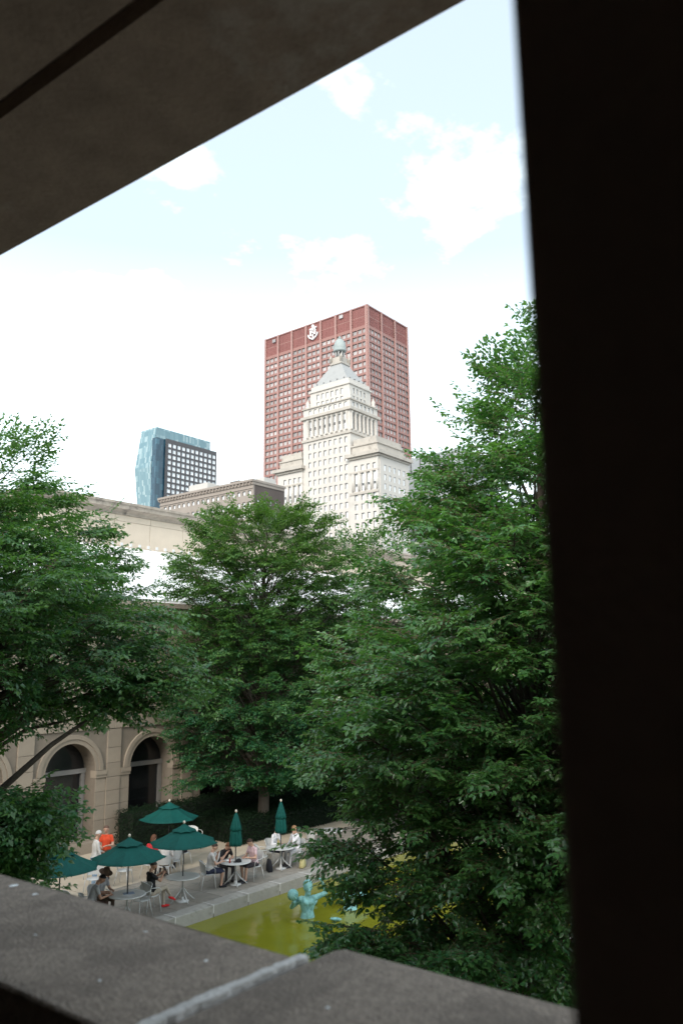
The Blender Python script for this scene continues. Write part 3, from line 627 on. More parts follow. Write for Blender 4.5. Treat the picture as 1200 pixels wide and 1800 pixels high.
# blue glass tower with dark gridded flank
G = empty('glass_tower'); tag(G, 'blue folded glass tower with a dark flank of small white windows', 'skyscraper')
b = MB(); lv = [(0, 330, 1.0), (106, 331.2, .6), (139, 328.2, 2.2), (166.6, 331.0, 0.0)]
vs_ = []
for (z, x_, dy) in lv: vs_ += [(x_, 415.9 + dy * .7, z), (x_ + .3, 432.3 + dy, z), (379.5, 432.3 + dy, z), (379.5, 415.9, z)]
fs = []
for i in range(len(lv) - 1):
    for k in range(4): fs.append((4*i+k, 4*i+(k+1) % 4, 4*i+4+(k+1) % 4, 4*i+4+k))
fs.append((4*len(lv)-4, 4*len(lv)-3, 4*len(lv)-2, 4*len(lv)-1)); b.add(vs_, fs); b.build('glass_body', M['blue_glass'], G)
MB().box((328.9, 412.9, 0), (337.15, 417.2, 158.4)).build('glass_fin', M['deep_glass'], G)
MB().box((337.2, 412.2, 0), (382, 416.9, 158.6)).build('flank_core', M['dark_panel'], G)
MB().box((382.05, 413.5, 0), (383.2, 417, 158)).build('flank_edge_glass', M['deep_glass'], G)
gc = span([339.3 + 4.02 * k for k in range(11)], 2.55); gr = span([154.6 - 3.95 * k for k in range(12)][::-1], 2.6)
facade(G, 'x', 411.6, 336.0, 382, 0, 158.8, gc, gr, .6, M['dark_panel'], 'flank_wall'); windows(G, 'x', 411.6, gc, gr, .55, 1, ('grid_pane', 'grid_pane', 'dark_panel'))

# grey glazed roof to the right of the cream tower
K = empty('grey_roof_block'); tag(K, 'grey glazed roof of a block half hidden by the near tree', 'building')
MB().box((268, 150, 0), (300, 178, 84)).build('wall', M['grey_roof'], K)
MB().prism([(149, 84), (178.4, 84), (178.4, 86.0), (172, 90.0), (149, 91)], 'x', 267.5, 300).build('glazed_roof', M['grey_roof'], K)
for k in range(6): MB().box((267.2, 150 + 4.5 * k, 84), (267.49, 150.3 + 4.5 * k, 89.9)).build('roof_mullion', M['dark_frame'], K)
# ------------------------------------------------------------------ trees: twig sprays carrying real leaves
def frames_from(dirs, normals):
    x = dirs / np.linalg.norm(dirs, axis=1, keepdims=True)
    y = np.cross(normals, x); y /= np.linalg.norm(y, axis=1, keepdims=True) + 1e-9
    z = np.cross(x, y); return x, y, z

def spray_template(rng, length, leaf, nside, upright=False):
    """flat, slightly drooping spray: leaves alternate along a main twig and its side twigs. Returns leaf rows (o,x,y,z,size,young) and twig polylines"""
    O = []; D = []; NN = []; Sz = []; Yg = []; tw = []
    def twig(p, d, L, level):
        n = max(3, int(L / (leaf * 0.46))); pts = [p.copy()]; side = rng.choice([-1, 1])
        droop = rng.uniform(0.10, 0.45) if not upright else rng.uniform(-.1, .1)
        for i in range(n):
            t = (i + 1) / n
            d2 = d + np.array([0, 0, -droop * t * 0.6]) + rng.normal(0, .07, 3); d2 /= np.linalg.norm(d2)
            p = p + d2 * L / n; pts.append(p.copy())
            if level == 1 or t > 0.25:
                side = -side; s = np.array([-d2[1], d2[0], 0]); s /= np.linalg.norm(s) + 1e-6
                ld = d2 * rng.uniform(.45, .8) + s * side * rng.uniform(.6, 1.0) + np.array([0, 0, rng.uniform(-.75, .2)])
                O.append(p); D.append(ld); NN.append(np.array([rng.normal(.15, .36), rng.normal(0, .36), 1.0]))
                Sz.append(leaf * rng.uniform(.5, 1.2) * (1 - .25 * t * (level == 0))); Yg.append(t)
            if level == 0 and 0.12 < t < 0.92 and i % max(1, n // nside) == 0:
                s = np.array([-d2[1], d2[0], 0]); sd = d2 * .75 + s * side * rng.uniform(.6, .9) + np.array([0, 0, rng.uniform(-.12, .15)])
                twig(p.copy(), sd / np.linalg.norm(sd), L * rng.uniform(.32, .55) * (1.1 - .5 * t), 1)
        O.append(p); D.append(d2); NN.append(np.array([0, 0, 1.0]) + rng.normal(0, .25, 3)); Sz.append(leaf * .8); Yg.append(1.0)
        tw.append((pts, level))
    twig(np.zeros(3), np.array([1.0, 0, 0.05]), length, 0)
    O, D, NN = map(np.array, (O, D, NN)); x, y, z = frames_from(D, NN)
    return dict(o=O, x=x, y=y, z=z, s=np.array(Sz), yg=np.array(Yg), tw=tw)

LEAF6 = np.array([(0, 0, 0), (.30, .25, .05), (.66, .21, .03), (1.0, 0, -.10), (.66, -.21, .03), (.30, -.25, .05)], dtype=np.float64)
LEAF4 = np.array([(0, 0, 0), (.45, .27, .06), (1.0, 0, -.08), (.45, -.27, .06)], dtype=np.float64)

def leaves_mesh(name, o, x, y, z, s, tint, tmpl, m):
    n = len(o); k = len(tmpl)
    V = o[:, None, :] + s[:, None, None] * (tmpl[None, :, 0, None] * x[:, None, :] + tmpl[None, :, 1, None] * y[:, None, :] + tmpl[None, :, 2, None] * z[:, None, :])
    V = V.reshape(-1, 3).astype(np.float32)
    if k == 6: base = np.array([0, 1, 2, 3, 0, 3, 4, 5]); per = 4
    else: base = np.array([0, 1, 2, 0, 2, 3]); per = 3
    idx = (np.arange(n)[:, None] * k + base[None, :]).reshape(-1).astype(np.int32); nf = 2 * n
    me = bpy.data.meshes.new(name); me.vertices.add(n * k); me.vertices.foreach_set('co', V.ravel())
    me.loops.add(len(idx)); me.loops.foreach_set('vertex_index', idx)
    me.polygons.add(nf); me.polygons.foreach_set('loop_start', (np.arange(nf) * per).astype(np.int32))
    me.update(calc_edges=True); me.validate()
    at = me.attributes.new('tint', 'FLOAT', 'FACE'); at.data.foreach_set('value', np.repeat(np.clip(tint, 0, 1), 2).astype(np.float32))
    me.materials.append(m); return me

def tree(name, base, seed, profile, zlow, ztop, npad, nspray, leaf, mleaf, trunk_r, label, cat='tree', group=None, spray_len=0.62, tmpl=LEAF4, extra=(), near_leaves=0, top_lean=(0, 0), pad_r=0.75, inner=0.28, light_bias=0.0, keep=None, twig_r=0.004, nside=6, bare=0.0, upright=1.0, height_tint=.26, limbs=()):
    rng = np.random.default_rng(seed); base = np.array(base, float)
    root = empty(name, tuple(base)); tag(root, label, cat, group)
    T = [spray_template(rng, spray_len * rng.uniform(.8, 1.2), leaf, nside) for _ in range(10)]
    TU = [spray_template(rng, spray_len * rng.uniform(.9, 1.4), leaf, nside, True) for _ in range(5)]
    H = ztop - zlow; pads = []
    ph = rng.uniform(0, 6.28, 6)
    def axis(z):    # trunk centre line
        f = max(0, z) / ztop; return np.array([top_lean[0] * f * f + .12 * math.sin(z * .6 + ph[0]), top_lean[1] * f * f + .12 * math.cos(z * .5 + ph[1]), z])
    tries = 0
    while len(pads) < npad and tries < 40 * npad:
        tries += 1; t = rng.uniform(0, 1); r = profile(t)
        if rng.uniform(0, 1) > (r / profile.peak) ** 1.3 + .05: continue
        a = rng.uniform(0, 2 * math.pi); lob = 1 + .13 * math.sin(3 * a + ph[2] + 5 * t) + .09 * math.sin(5 * a + ph[3] - 8 * t)
        rr = r * lob * (rng.uniform(.75, 1.0) if rng.uniform() > inner else rng.uniform(.25, .75))
        c = axis(zlow + t * H) + np.array([rr * math.cos(a), rr * math.sin(a), 0])
        if keep is not None and not keep(c + base): continue
        if any((p[0][0]-c[0])**2 + (p[0][1]-c[1])**2 + 2.0*(p[0][2]-c[2])**2 < pad_r ** 2 for p in pads): continue
        pads.append((c, a, t, 1.0))
    for e in extra: pads.append((np.array(e[:3]) - base, math.atan2(e[1] - base[1], e[0] - base[0]), 0.12, e[3] if len(e) > 3 else 1.0))
    bt = MB(); tk = MB()
    for lb in limbs: bt.tube([np.array(p_) - base for p_ in lb], [.075, .065, .055, .04, .02][:len(lb)], 8)
    zs = np.linspace(0, zlow + H * .93, 14); tk.tube([axis(z) for z in zs], [trunk_r * (1.35 if i == 0 else 1) * (1 - .93 * (z / (zlow + H)) ** 1.1) + .012 for i, z in enumerate(zs)], 12)
    out = []; Tn = []; tsegs = []
    for (c, a, t, sc_) in pads:
        rad = math.hypot(c[0] - axis(c[2])[0], c[1] - axis(c[2])[1])
        za = max(min(zlow * .75, c[2] * .9), c[2] - (rad * .8 + .4)) if t > .15 or c[2] > zlow else max(zlow * .55, c[2] - .4)
        s0 = axis(za); mid = s0 * .45 + c * .55 + np.array([0, 0, rad * .10 + .05]) + rng.normal(0, .06, 3)
        br = max(.010, min(trunk_r * .42, .010 + rad * .011))
        P = [s0, s0 * .75 + mid * .25 + rng.normal(0, .02, 3), mid, mid * .4 + c * .6 + rng.normal(0, .04, 3), c]
        bt.tube(P, [br, br * .85, br * .62, br * .4, br * .2], 6)
        o = c - mid; o[2] *= .4; n_o = np.linalg.norm(o) + 1e-6; o /= n_o
        tilt = -8 + 26 * t + upright * (48 * max(0, t - .82) / .18)
        back = .45 if (c - axis(c[2])) @ -(base * np.array([1, 1, 0])) / np.linalg.norm(base[:2]) < -.35 * profile(t) and c[2] < ztop * .8 else 1.0
        for k in range(max(2, int(round(nspray * back * sc_ * (1 + .5 * max(0, t - .6) * (upright < 1)) * rng.uniform(.75, 1.25))))):
            f = rng.uniform(0, 1) ** .6; start = c + o * (f - 0.85) * pad_r * 1.2 + rng.normal(0, 1, 3) * np.array([.16, .16, .11]) * pad_r
            yaw = math.atan2(o[1], o[0]) + rng.normal(0, .35) + (1 - f) * rng.choice([-1, 1]) * rng.uniform(.4, 1.6)
            pit = math.radians(tilt - 12 * (1 - f) + rng.normal(0, 13)); rol = rng.normal(0, .30)
            tpl = (TU if (t > .86 and rng.uniform() < .6 * upright) else T)[rng.integers(0, 5 if t > .86 else 10) % (5 if t > .86 else 10)]
            cy, sy, cp, sp, cr_, sr = math.cos(yaw), math.sin(yaw), math.cos(pit), math.sin(pit), math.cos(rol), math.sin(rol)
            Rm = np.array([[cy, -sy, 0], [sy, cy, 0], [0, 0, 1]]) @ np.array([[cp, 0, -sp], [0, 1, 0], [sp, 0, cp]]) @ np.array([[1, 0, 0], [0, cr_, -sr], [0, sr, cr_]])
            sz = rng.uniform(.85, 1.15); n = len(tpl['o'])
            sel = slice(None) if not bare else (rng.uniform(0, 1, n) > bare)
            tint = .10 + .28 * tpl['yg'] + rng.normal(0, .12, n) + rng.normal(0, .07) + height_tint * (t - .4) + light_bias  # paler towards the crown top: new growth and light from above in one tint
            out.append([(tpl['o'] * sz) @ Rm.T + start, tpl['x'] @ Rm.T, tpl['y'] @ Rm.T, tpl['z'] @ Rm.T, tpl['s'] * sz, tint])
            if bare: out[-1] = [q_[sel] for q_ in out[-1]]
            for pts, lev in tpl['tw']:
                P_ = (np.array(pts) * sz) @ Rm.T + start; 
                if lev == 0: tsegs.append(P_[::max(1, len(P_) // 3)])
                elif near_leaves: tsegs.append(P_[[0, -1]])
    A = [np.concatenate([o_[i] for o_ in out]) for i in range(6)]
    tk.build('trunk', M['bark'], root); bt.build('branches', M['bark'], root)
    # thin twigs as three-sided tubes, all at once
    V = []; F = []; nb = 0
    for P_ in tsegs:
        m_ = len(P_); d = P_[-1] - P_[0]; u = np.cross(d, [0, 0, 1.0]); u /= np.linalg.norm(u) + 1e-9; w = np.cross(d, u); w /= np.linalg.norm(w) + 1e-9
        rr = np.linspace(1.0, .35, m_) * twig_r
        for k3 in range(3):
            pass
        ring = np.stack([u * math.cos(q_) + w * math.sin(q_) for q_ in (0, 2.09, 4.19)])
        V.append((P_[:, None, :] + ring[None] * rr[:, None, None]).reshape(-1, 3))
        for i in range(m_ - 1):
            for k3 in range(3): F.append((nb + 3*i + k3, nb + 3*i + (k3+1) % 3, nb + 3*i + 3 + (k3+1) % 3, nb + 3*i + 3 + k3))
        nb += 3 * m_
    me = bpy.data.meshes.new('twigs'); me.from_pydata(np.concatenate(V).tolist(), [], F); me.materials.append(M['twig']); tag(link('twigs', me, root), kind='stuff')
    if near_leaves:      # the leaves that show largest are single parts
        wp = A[0] + base - np.array([0, 0, EYE]); dep = wp @ np.array(fwd); px = 600 + 1400 * (wp @ np.array(right)) / dep
        vis = np.where((px < 985) & (px > 0))[0]; near = vis[np.argsort(dep[vis])[:near_leaves]]
        one = leaves_mesh('leaf', np.zeros((1, 3)), np.array([[1., 0, 0]]), np.array([[0, 1., 0]]), np.array([[0, 0, 1.]]), np.ones(1), np.array([.3]), tmpl, mleaf)
        for i in near:
            o_ = link('leaf', one, root)
            X, Y, Z, s_ = A[1][i], A[2][i], A[3][i], A[4][i]
            o_.matrix_local = Matrix(((X[0]*s_, Y[0]*s_, Z[0]*s_, A[0][i][0]), (X[1]*s_, Y[1]*s_, Z[1]*s_, A[0][i][1]), (X[2]*s_, Y[2]*s_, Z[2]*s_, A[0][i][2]), (0, 0, 0, 1)))
        mask = np.ones(len(A[0]), bool); mask[near] = False; A = [q_[mask] for q_ in A]
    me = leaves_mesh('crown', *A, tmpl, mleaf); tag(link('crown', me, root), kind='stuff')
    print(name, 'pads', len(pads), 'leaves', len(A[0])); return root

def prof(pts):
    xs = [p[0] for p in pts]; ys = [p[1] for p in pts]
    f = lambda t: float(np.interp(t, xs, ys)); f.peak = max(ys); return f

# near tree on the right: egg-shaped, feathery at the top, skirts low
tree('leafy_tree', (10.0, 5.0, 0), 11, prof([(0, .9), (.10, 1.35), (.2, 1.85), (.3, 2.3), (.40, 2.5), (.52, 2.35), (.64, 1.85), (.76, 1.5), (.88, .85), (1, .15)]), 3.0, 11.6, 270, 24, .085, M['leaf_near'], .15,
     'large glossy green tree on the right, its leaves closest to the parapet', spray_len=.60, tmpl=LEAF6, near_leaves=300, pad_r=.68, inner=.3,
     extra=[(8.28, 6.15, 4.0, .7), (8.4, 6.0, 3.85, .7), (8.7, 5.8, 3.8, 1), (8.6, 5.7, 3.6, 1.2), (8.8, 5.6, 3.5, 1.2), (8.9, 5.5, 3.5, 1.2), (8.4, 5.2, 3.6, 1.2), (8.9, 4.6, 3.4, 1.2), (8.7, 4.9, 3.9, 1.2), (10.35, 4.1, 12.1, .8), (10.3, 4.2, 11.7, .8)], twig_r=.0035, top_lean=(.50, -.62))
# tree on the left, trunk outside the frame
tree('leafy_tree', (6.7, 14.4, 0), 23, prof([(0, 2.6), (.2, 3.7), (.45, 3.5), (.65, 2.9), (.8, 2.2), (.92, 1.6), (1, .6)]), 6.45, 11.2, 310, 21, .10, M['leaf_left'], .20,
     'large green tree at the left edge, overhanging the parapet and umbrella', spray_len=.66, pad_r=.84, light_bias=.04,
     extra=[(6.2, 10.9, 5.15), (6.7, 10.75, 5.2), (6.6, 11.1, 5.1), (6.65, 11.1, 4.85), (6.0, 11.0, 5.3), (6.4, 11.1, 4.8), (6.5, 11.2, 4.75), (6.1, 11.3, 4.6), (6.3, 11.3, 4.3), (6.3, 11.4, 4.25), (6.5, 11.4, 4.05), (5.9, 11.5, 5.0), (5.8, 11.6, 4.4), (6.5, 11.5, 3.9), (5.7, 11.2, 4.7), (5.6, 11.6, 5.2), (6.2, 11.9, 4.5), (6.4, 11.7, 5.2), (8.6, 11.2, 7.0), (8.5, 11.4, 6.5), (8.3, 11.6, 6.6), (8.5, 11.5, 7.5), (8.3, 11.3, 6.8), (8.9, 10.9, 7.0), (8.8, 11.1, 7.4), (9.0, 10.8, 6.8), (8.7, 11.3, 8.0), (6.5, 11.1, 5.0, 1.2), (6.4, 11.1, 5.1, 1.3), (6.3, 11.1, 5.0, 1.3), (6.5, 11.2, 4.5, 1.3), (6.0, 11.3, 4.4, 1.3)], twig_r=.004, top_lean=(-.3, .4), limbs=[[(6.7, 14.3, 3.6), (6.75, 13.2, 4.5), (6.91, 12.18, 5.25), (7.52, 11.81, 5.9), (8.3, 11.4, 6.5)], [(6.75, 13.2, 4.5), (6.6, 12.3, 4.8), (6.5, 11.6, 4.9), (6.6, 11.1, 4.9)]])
# the layered tree standing behind the hedge
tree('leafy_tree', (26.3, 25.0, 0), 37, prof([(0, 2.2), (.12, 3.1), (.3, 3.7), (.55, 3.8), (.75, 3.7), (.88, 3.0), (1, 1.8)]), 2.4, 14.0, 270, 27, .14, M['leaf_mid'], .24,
     'rounded bright green tree standing behind the hedge in the middle', spray_len=.82, pad_r=1.18, light_bias=-.02, twig_r=.005, nside=5, upright=.3, height_tint=.62, extra=[(22.4, 25.3, 2.7), (22.9, 25.5, 3.6), (23.2, 24.9, 2.9), (22.5, 25.7, 4.6), (22.5, 26.0, 5.5), (23.0, 26.2, 4.2), (23.3, 25.6, 5.0)])
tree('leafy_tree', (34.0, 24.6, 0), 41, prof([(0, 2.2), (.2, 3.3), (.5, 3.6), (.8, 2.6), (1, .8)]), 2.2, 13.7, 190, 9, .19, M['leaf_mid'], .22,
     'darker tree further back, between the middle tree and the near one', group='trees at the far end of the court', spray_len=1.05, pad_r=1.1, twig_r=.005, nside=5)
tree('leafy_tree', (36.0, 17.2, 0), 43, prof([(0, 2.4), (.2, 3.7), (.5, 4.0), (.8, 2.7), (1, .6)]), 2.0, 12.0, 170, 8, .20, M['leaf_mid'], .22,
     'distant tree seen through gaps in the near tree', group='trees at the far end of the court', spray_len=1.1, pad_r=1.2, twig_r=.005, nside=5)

def hedge(x0, x1, y0, y1, h, seed, n, label):
    rng = np.random.default_rng(seed); root = empty('hedge', ((x0+x1)/2, (y0+y1)/2, 0)); tag(root, label, 'hedge', 'clipped hedges')
    hx, hy = (x1-x0)/2, (y1-y0)/2
    MB().box((-hx + .1, -hy + .1, 0), (hx - .1, hy - .1, h - .1)).build('hedge_shade_core', M['hedge_shade_core'], root)
    f = rng.uniform(0, 1, n); a_front = 2*hx*h; a_top = 2*hx*2*hy; a_side = 2*hy*h; tot = a_front + a_top + a_side
    p = np.empty((n, 3)); u, v = rng.uniform(-1, 1, n), rng.uniform(0, 1, n)
    fr = f < a_front/tot; tp = (f >= a_front/tot) & (f < (a_front + a_top)/tot); sd = ~(fr | tp)
    p[fr] = np.stack([u*hx, np.full(n, -hy), v*h], 1)[fr]; p[tp] = np.stack([u*hx, (v*2-1)*hy, np.full(n, h)], 1)[tp]; p[sd] = np.stack([np.full(n, -hx), u*hy, v*h], 1)[sd]
    p += rng.normal(0, .05, (n, 3)); d = rng.normal(0, 1, (n, 3)); nn = rng.normal(0, .6, (n, 3)) + np.array([0, -.5, .8])
    x, y, z = frames_from(d, nn)
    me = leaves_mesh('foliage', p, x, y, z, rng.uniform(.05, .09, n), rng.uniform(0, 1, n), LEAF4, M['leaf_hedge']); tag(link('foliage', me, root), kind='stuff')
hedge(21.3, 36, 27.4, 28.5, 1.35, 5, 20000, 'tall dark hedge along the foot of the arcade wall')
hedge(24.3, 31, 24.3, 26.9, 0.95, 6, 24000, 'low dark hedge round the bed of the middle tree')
# ------------------------------------------------------------------ cafe furniture
def make_chair():
    r = empty('cafe_chair')
    b = MB(); b.lathe([(.02, .432), (.20, .430), (.232, .438), (.235, .448), (.225, .455), (.02, .446)], 24); b.build('seat', M['alu'], r)
    b = MB(); nu, nv = 14, 5; vs_ = []
    for off in (0, .008):
        for j in range(nv):
            for i in range(nu):
                a = math.radians(-62 + 124 * i / (nu - 1)); v = j / (nv - 1); edge = abs(2 * i / (nu - 1) - 1)
                top = .86 - .10 * edge ** 2.5; z_ = .52 + (top - .52) * v; rad = .245 + .06 * v + off
                vs_.append((-rad * math.cos(a) + .02, rad * math.sin(a), z_))
    fs = []; h = nu * nv
    for o_ in (0, h):
        for j in range(nv - 1):
            for i in range(nu - 1):
                f_ = (o_ + j*nu + i, o_ + j*nu + i + 1, o_ + (j+1)*nu + i + 1, o_ + (j+1)*nu + i); fs.append(f_ if o_ else f_[::-1])
    b.add(vs_, fs, 0, True); bk = b.build('backrest', M['alu'], r)
    b = MB(); rim = [(-(.25) * math.cos(math.radians(a)) + .02, .25 * math.sin(math.radians(a)), .45 if abs(a) > 60 else 0) for a in ()]
    P = []
    for i in range(nu): 
        a = math.radians(-62 + 124 * i / (nu - 1)); edge = abs(2 * i / (nu - 1) - 1); z_ = .86 - .10 * edge ** 2.5
        P.append((-.309 * math.cos(a) + .02, .309 * math.sin(a), z_))
    b.tube([(-.10, -.225, .44)] + P + [(-.10, .225, .44)], .011, 7); b.build('back_frame', M['alu'], r)
    for s in (-1, 1):
        b = MB(); b.tube([(-.125, s * .275, .70), (.0, s * .305, .70), (.13, s * .30, .685), (.20, s * .27, .62), (.21, s * .235, .46)], .011, 7); b.build('armrest', M['alu'], r)
        b = MB(); b.tube([(.19, s * .20, .445), (.235, s * .245, 0)], .0115, 7); b.build('leg', M['alu'], r)
        b = MB(); b.tube([(-.15, s * .18, .445), (-.235, s * .235, 0)], .0115, 7); b.build('leg', M['alu'], r)
    return r
def make_table():
    r = empty('cafe_table')
    b = MB(); b.lathe([(.02, .705), (.47, .705), (.52, .712), (.53, .724), (.52, .736), (.45, .732), (.02, .732)], 36); b.build('table_top', M['alu'], r)
    b = MB(); b.lathe([(.032, .12), (.032, .70), (.09, .704)], 12); b.build('post', M['alu'], r)
    for k in range(4):
        a = math.radians(45 + 90 * k); b = MB(); b.tube([(0.02 * math.cos(a), .02 * math.sin(a), .40), (.16 * math.cos(a), .16 * math.sin(a), .22), (.40 * math.cos(a), .40 * math.sin(a), .012)], [.022, .02, .018], 8); b.build('leg', M['alu'], r)
    return r
def canopy_panel(r0, z0, r1, z1, sag, n=8, flap=.0):
    h = math.pi / n; b = MB(); nu, nv = 7, 6; vs_ = []
    for off in (0, -.006):
        for j in range(nv):
            v = j / (nv - 1); rr = r0 + (r1 - r0) * v; z_ = z0 + (z1 - z0) * v - .05 * math.sin(math.pi * v) * (r1 - r0)
            for i in range(nu):
                a = -h + 2 * h * i / (nu - 1); ed = 1 - (2 * i / (nu - 1) - 1) ** 2
                rc = rr * math.cos(h) / math.cos(a) * (1 - .03 * ed * v)
                vs_.append((rc * math.cos(a), rc * math.sin(a), z_ - sag * ed * v + off))
    fs = []; H_ = nu * nv
    for o_ in (0, H_):
        for j in range(nv - 1):
            for i in range(nu - 1):
                f_ = (o_ + j*nu + i, o_ + j*nu + i + 1, o_ + (j+1)*nu + i + 1, o_ + (j+1)*nu + i); fs.append(f_ if o_ else f_[::-1])
    for i in range(nu - 1): k_ = (nv - 1) * nu + i; fs.append((k_, k_ + 1, H_ + k_ + 1, H_ + k_))
    b.add(vs_, fs, 0, True); return b.mesh('canopy_panel', M['teal'])
cp_main = canopy_panel(.16, 2.18, 1.08, 1.72, .025); cp_vent = canopy_panel(.015, 2.275, .40, 2.075, -.015)
def make_open_umbrella():
    r = empty('garden_umbrella')
    for k in range(8):
        link('canopy_panel', cp_main, r, (0, 0, 0), k * math.pi / 4); link('vent_panel', cp_vent, r, (0, 0, 0), k * math.pi / 4)
        a = (k + .5) * math.pi / 4; b = MB(); b.tube([(.04 * math.cos(a), .04 * math.sin(a), 2.15), (1.04 * math.cos(a), 1.04 * math.sin(a), 1.685)], .008, 5); b.build('rib', M['alu_dark'], r)
    MB().lathe([(.02, .03), (.02, 2.27)], 10).build('pole', M['alu_dark'], r)
    MB().lathe([(.012, 2.26), (.034, 2.29), (.04, 2.32), (.03, 2.35), (.008, 2.37)], 10).build('finial', M['finial'], r)
    MB().lathe([(.20, 0), (.20, .03), (.05, .05), (.035, .14), (.021, .15)], 16).build('base', M['alu'], r)
    return r
def make_closed_umbrella():
    r = empty('folded_umbrella')
    MB().lathe([(.10, 1.20), (.185, 1.22), (.19, 1.36), (.165, 1.60), (.15, 1.74)], 48, flute=.16, nf=8).build('folded_canopy', M['teal'], r)
    MB().lathe([(.15, 1.70), (.185, 1.71), (.165, 1.82), (.11, 2.02), (.055, 2.20), (.018, 2.27)], 48, flute=.13, nf=8).build('folded_vent', M['teal'], r)
    MB().lathe([(.02, .03), (.02, 2.27)], 10).build('pole', M['alu_dark'], r)
    MB().lathe([(.012, 2.26), (.034, 2.29), (.04, 2.32), (.03, 2.35), (.008, 2.37)], 10).build('finial', M['finial'], r)
    MB().lathe([(.20, 0), (.20, .03), (.05, .05), (.035, .14), (.021, .15)], 16).build('base', M['alu'], r)
    return r
proto = {}
def place(kind, maker, x, y, rz, label, cat, group, z=0):
    if kind not in proto: o = proto[kind] = maker()
    else: o = copy_tree(proto[kind])
    o.location = (x, y, z); o.rotation_euler = (0, 0, rz); tag(o, label, cat, group); return o
tables = [('T0', 13.55, 20.5, 'round grey metal table under the leftmost green umbrella'), ('T1', 15.43, 19.98, 'round grey metal table with papers, nearest the parapet'), ('T2', 17.70, 20.22, 'empty round grey metal table beside the red-shoed reader'),
          ('T3', 20.15, 23.85, 'round grey metal table half hidden behind the middle umbrellas'), ('T4', 20.01, 20.27, 'round grey metal table with food bowl and dark cap'), ('T5', 22.47, 20.48, 'round grey metal table between the two people in white'),
          ('T6', 25.75, 20.9, 'round grey metal table half hidden behind leaves at the pool edge'), ('T7', 13.5, 24.5, 'round grey metal table at the back beside the standing pair'), ('T8', 14.3, 6.6, 'round grey metal table below the near tree across the pool')]
TP = {}
for (k, x, y, lab) in tables: TP[k] = (x, y); place('table', make_table, x, y, random.uniform(0, 1.5), lab, 'table', 'round cafe tables')
opens = [('T0', .1, 'open dark green umbrella partly covered by the left tree'), ('T1', .35, 'open dark green umbrella above the table with papers'), ('T2', .2, 'open dark green umbrella over the empty table'), ('T3', .6, 'open dark green umbrella furthest back, before the arcade'), ('T8', .3, 'open dark green umbrella glimpsed beneath the near tree')]
for (k, rz, lab) in opens: place('open', make_open_umbrella, TP[k][0], TP[k][1], rz, lab, 'umbrella', 'open green umbrellas', 0)
for (k, lab) in (('T4', 'folded dark green umbrella at the table with food'), ('T5', 'folded dark green umbrella at the table of the people in white'), ('T7', 'folded dark green umbrella behind the open ones, by the standing pair')):
    place('closed', make_closed_umbrella, TP[k][0], TP[k][1], .2, lab, 'umbrella', 'folded green umbrellas', 0)
def chair(x, y, deg, label): place('chair', make_chair, x, y, R(deg), label, 'chair', 'grey metal cafe chairs')
chair(16.02, 20.08, 176, 'empty grey metal chair at the right of the table with papers')
chair(13.50, 20.02, 170, 'empty grey metal chair right of the empty table')
chair(19.72, 23.05, 62, 'empty grey metal chair drawn up before the hidden back table')
chair(22.00, 20.95, -38, 'empty grey metal chair left of the table of the people in white')
chair(25.05, 21.15, -12, 'empty grey metal chair by the pool edge, right of the people in white')
chair(16.60, 23.25, 215, 'empty grey metal chair in front of the standing pair')
chair(17.85, 23.35, 300, 'empty grey metal chair behind the umbrella over the papers')
chair(14.05, 21.2, 232, 'empty grey metal chair behind the leftmost umbrella')
chair(22.7, 25.35, 262, 'grey metal chair with rounded back before the hedge')
chair(15.1, 6.7, 180, 'grey metal chair on the terrace beneath the near tree')
#__PEOPLE__
# ------------------------------------------------------------------ people: one continuous skinned surface each
fab = {}
def fabric(col, rough=.85):
    key = tuple(col)
    if key not in fab: fab[key] = mat('cloth_%d' % len(fab), col, rough, .10, 14, .25, 60, spec=.25)
    return fab[key]
SKIN = {k: mat('skin_' + k, c, .5, .06, 20) for k, c in dict(fair=(.52, .31, .22), tan=(.40, .215, .14), dark=(.20, .105, .07)).items()}
def V3(*a): return np.array(a, float)
def ik(a, b, l1, l2, pole):
    d = b - a; L = min(np.linalg.norm(d), (l1 + l2) * .995); u = d / np.linalg.norm(d); x = (l1*l1 - l2*l2 + L*L) / (2*L); h = math.sqrt(max(0, l1*l1 - x*x))
    p = pole - u * (pole @ u); p /= np.linalg.norm(p) + 1e-9; return a + u * x + p * h, a + u * L
def capsule(b, p0, p1, r0, r1, n=10):
    d = p1 - p0; L = np.linalg.norm(d); t = d / L if L > 1e-6 else V3(0, 0, 1); P = []; Rr = []
    for k in (-1, -.82, -.45): P.append(p0 + t * r0 * k); Rr.append(max(r0 * math.sqrt(max(0, 1 - k*k)), r0 * .05))
    P.append(p0); Rr.append(r0); P.append(p1); Rr.append(r1)
    for k in (.45, .82, 1): P.append(p1 + t * r1 * k); Rr.append(max(r1 * math.sqrt(max(0, 1 - k*k)), r1 * .05))
    b.tube(P, Rr, n)
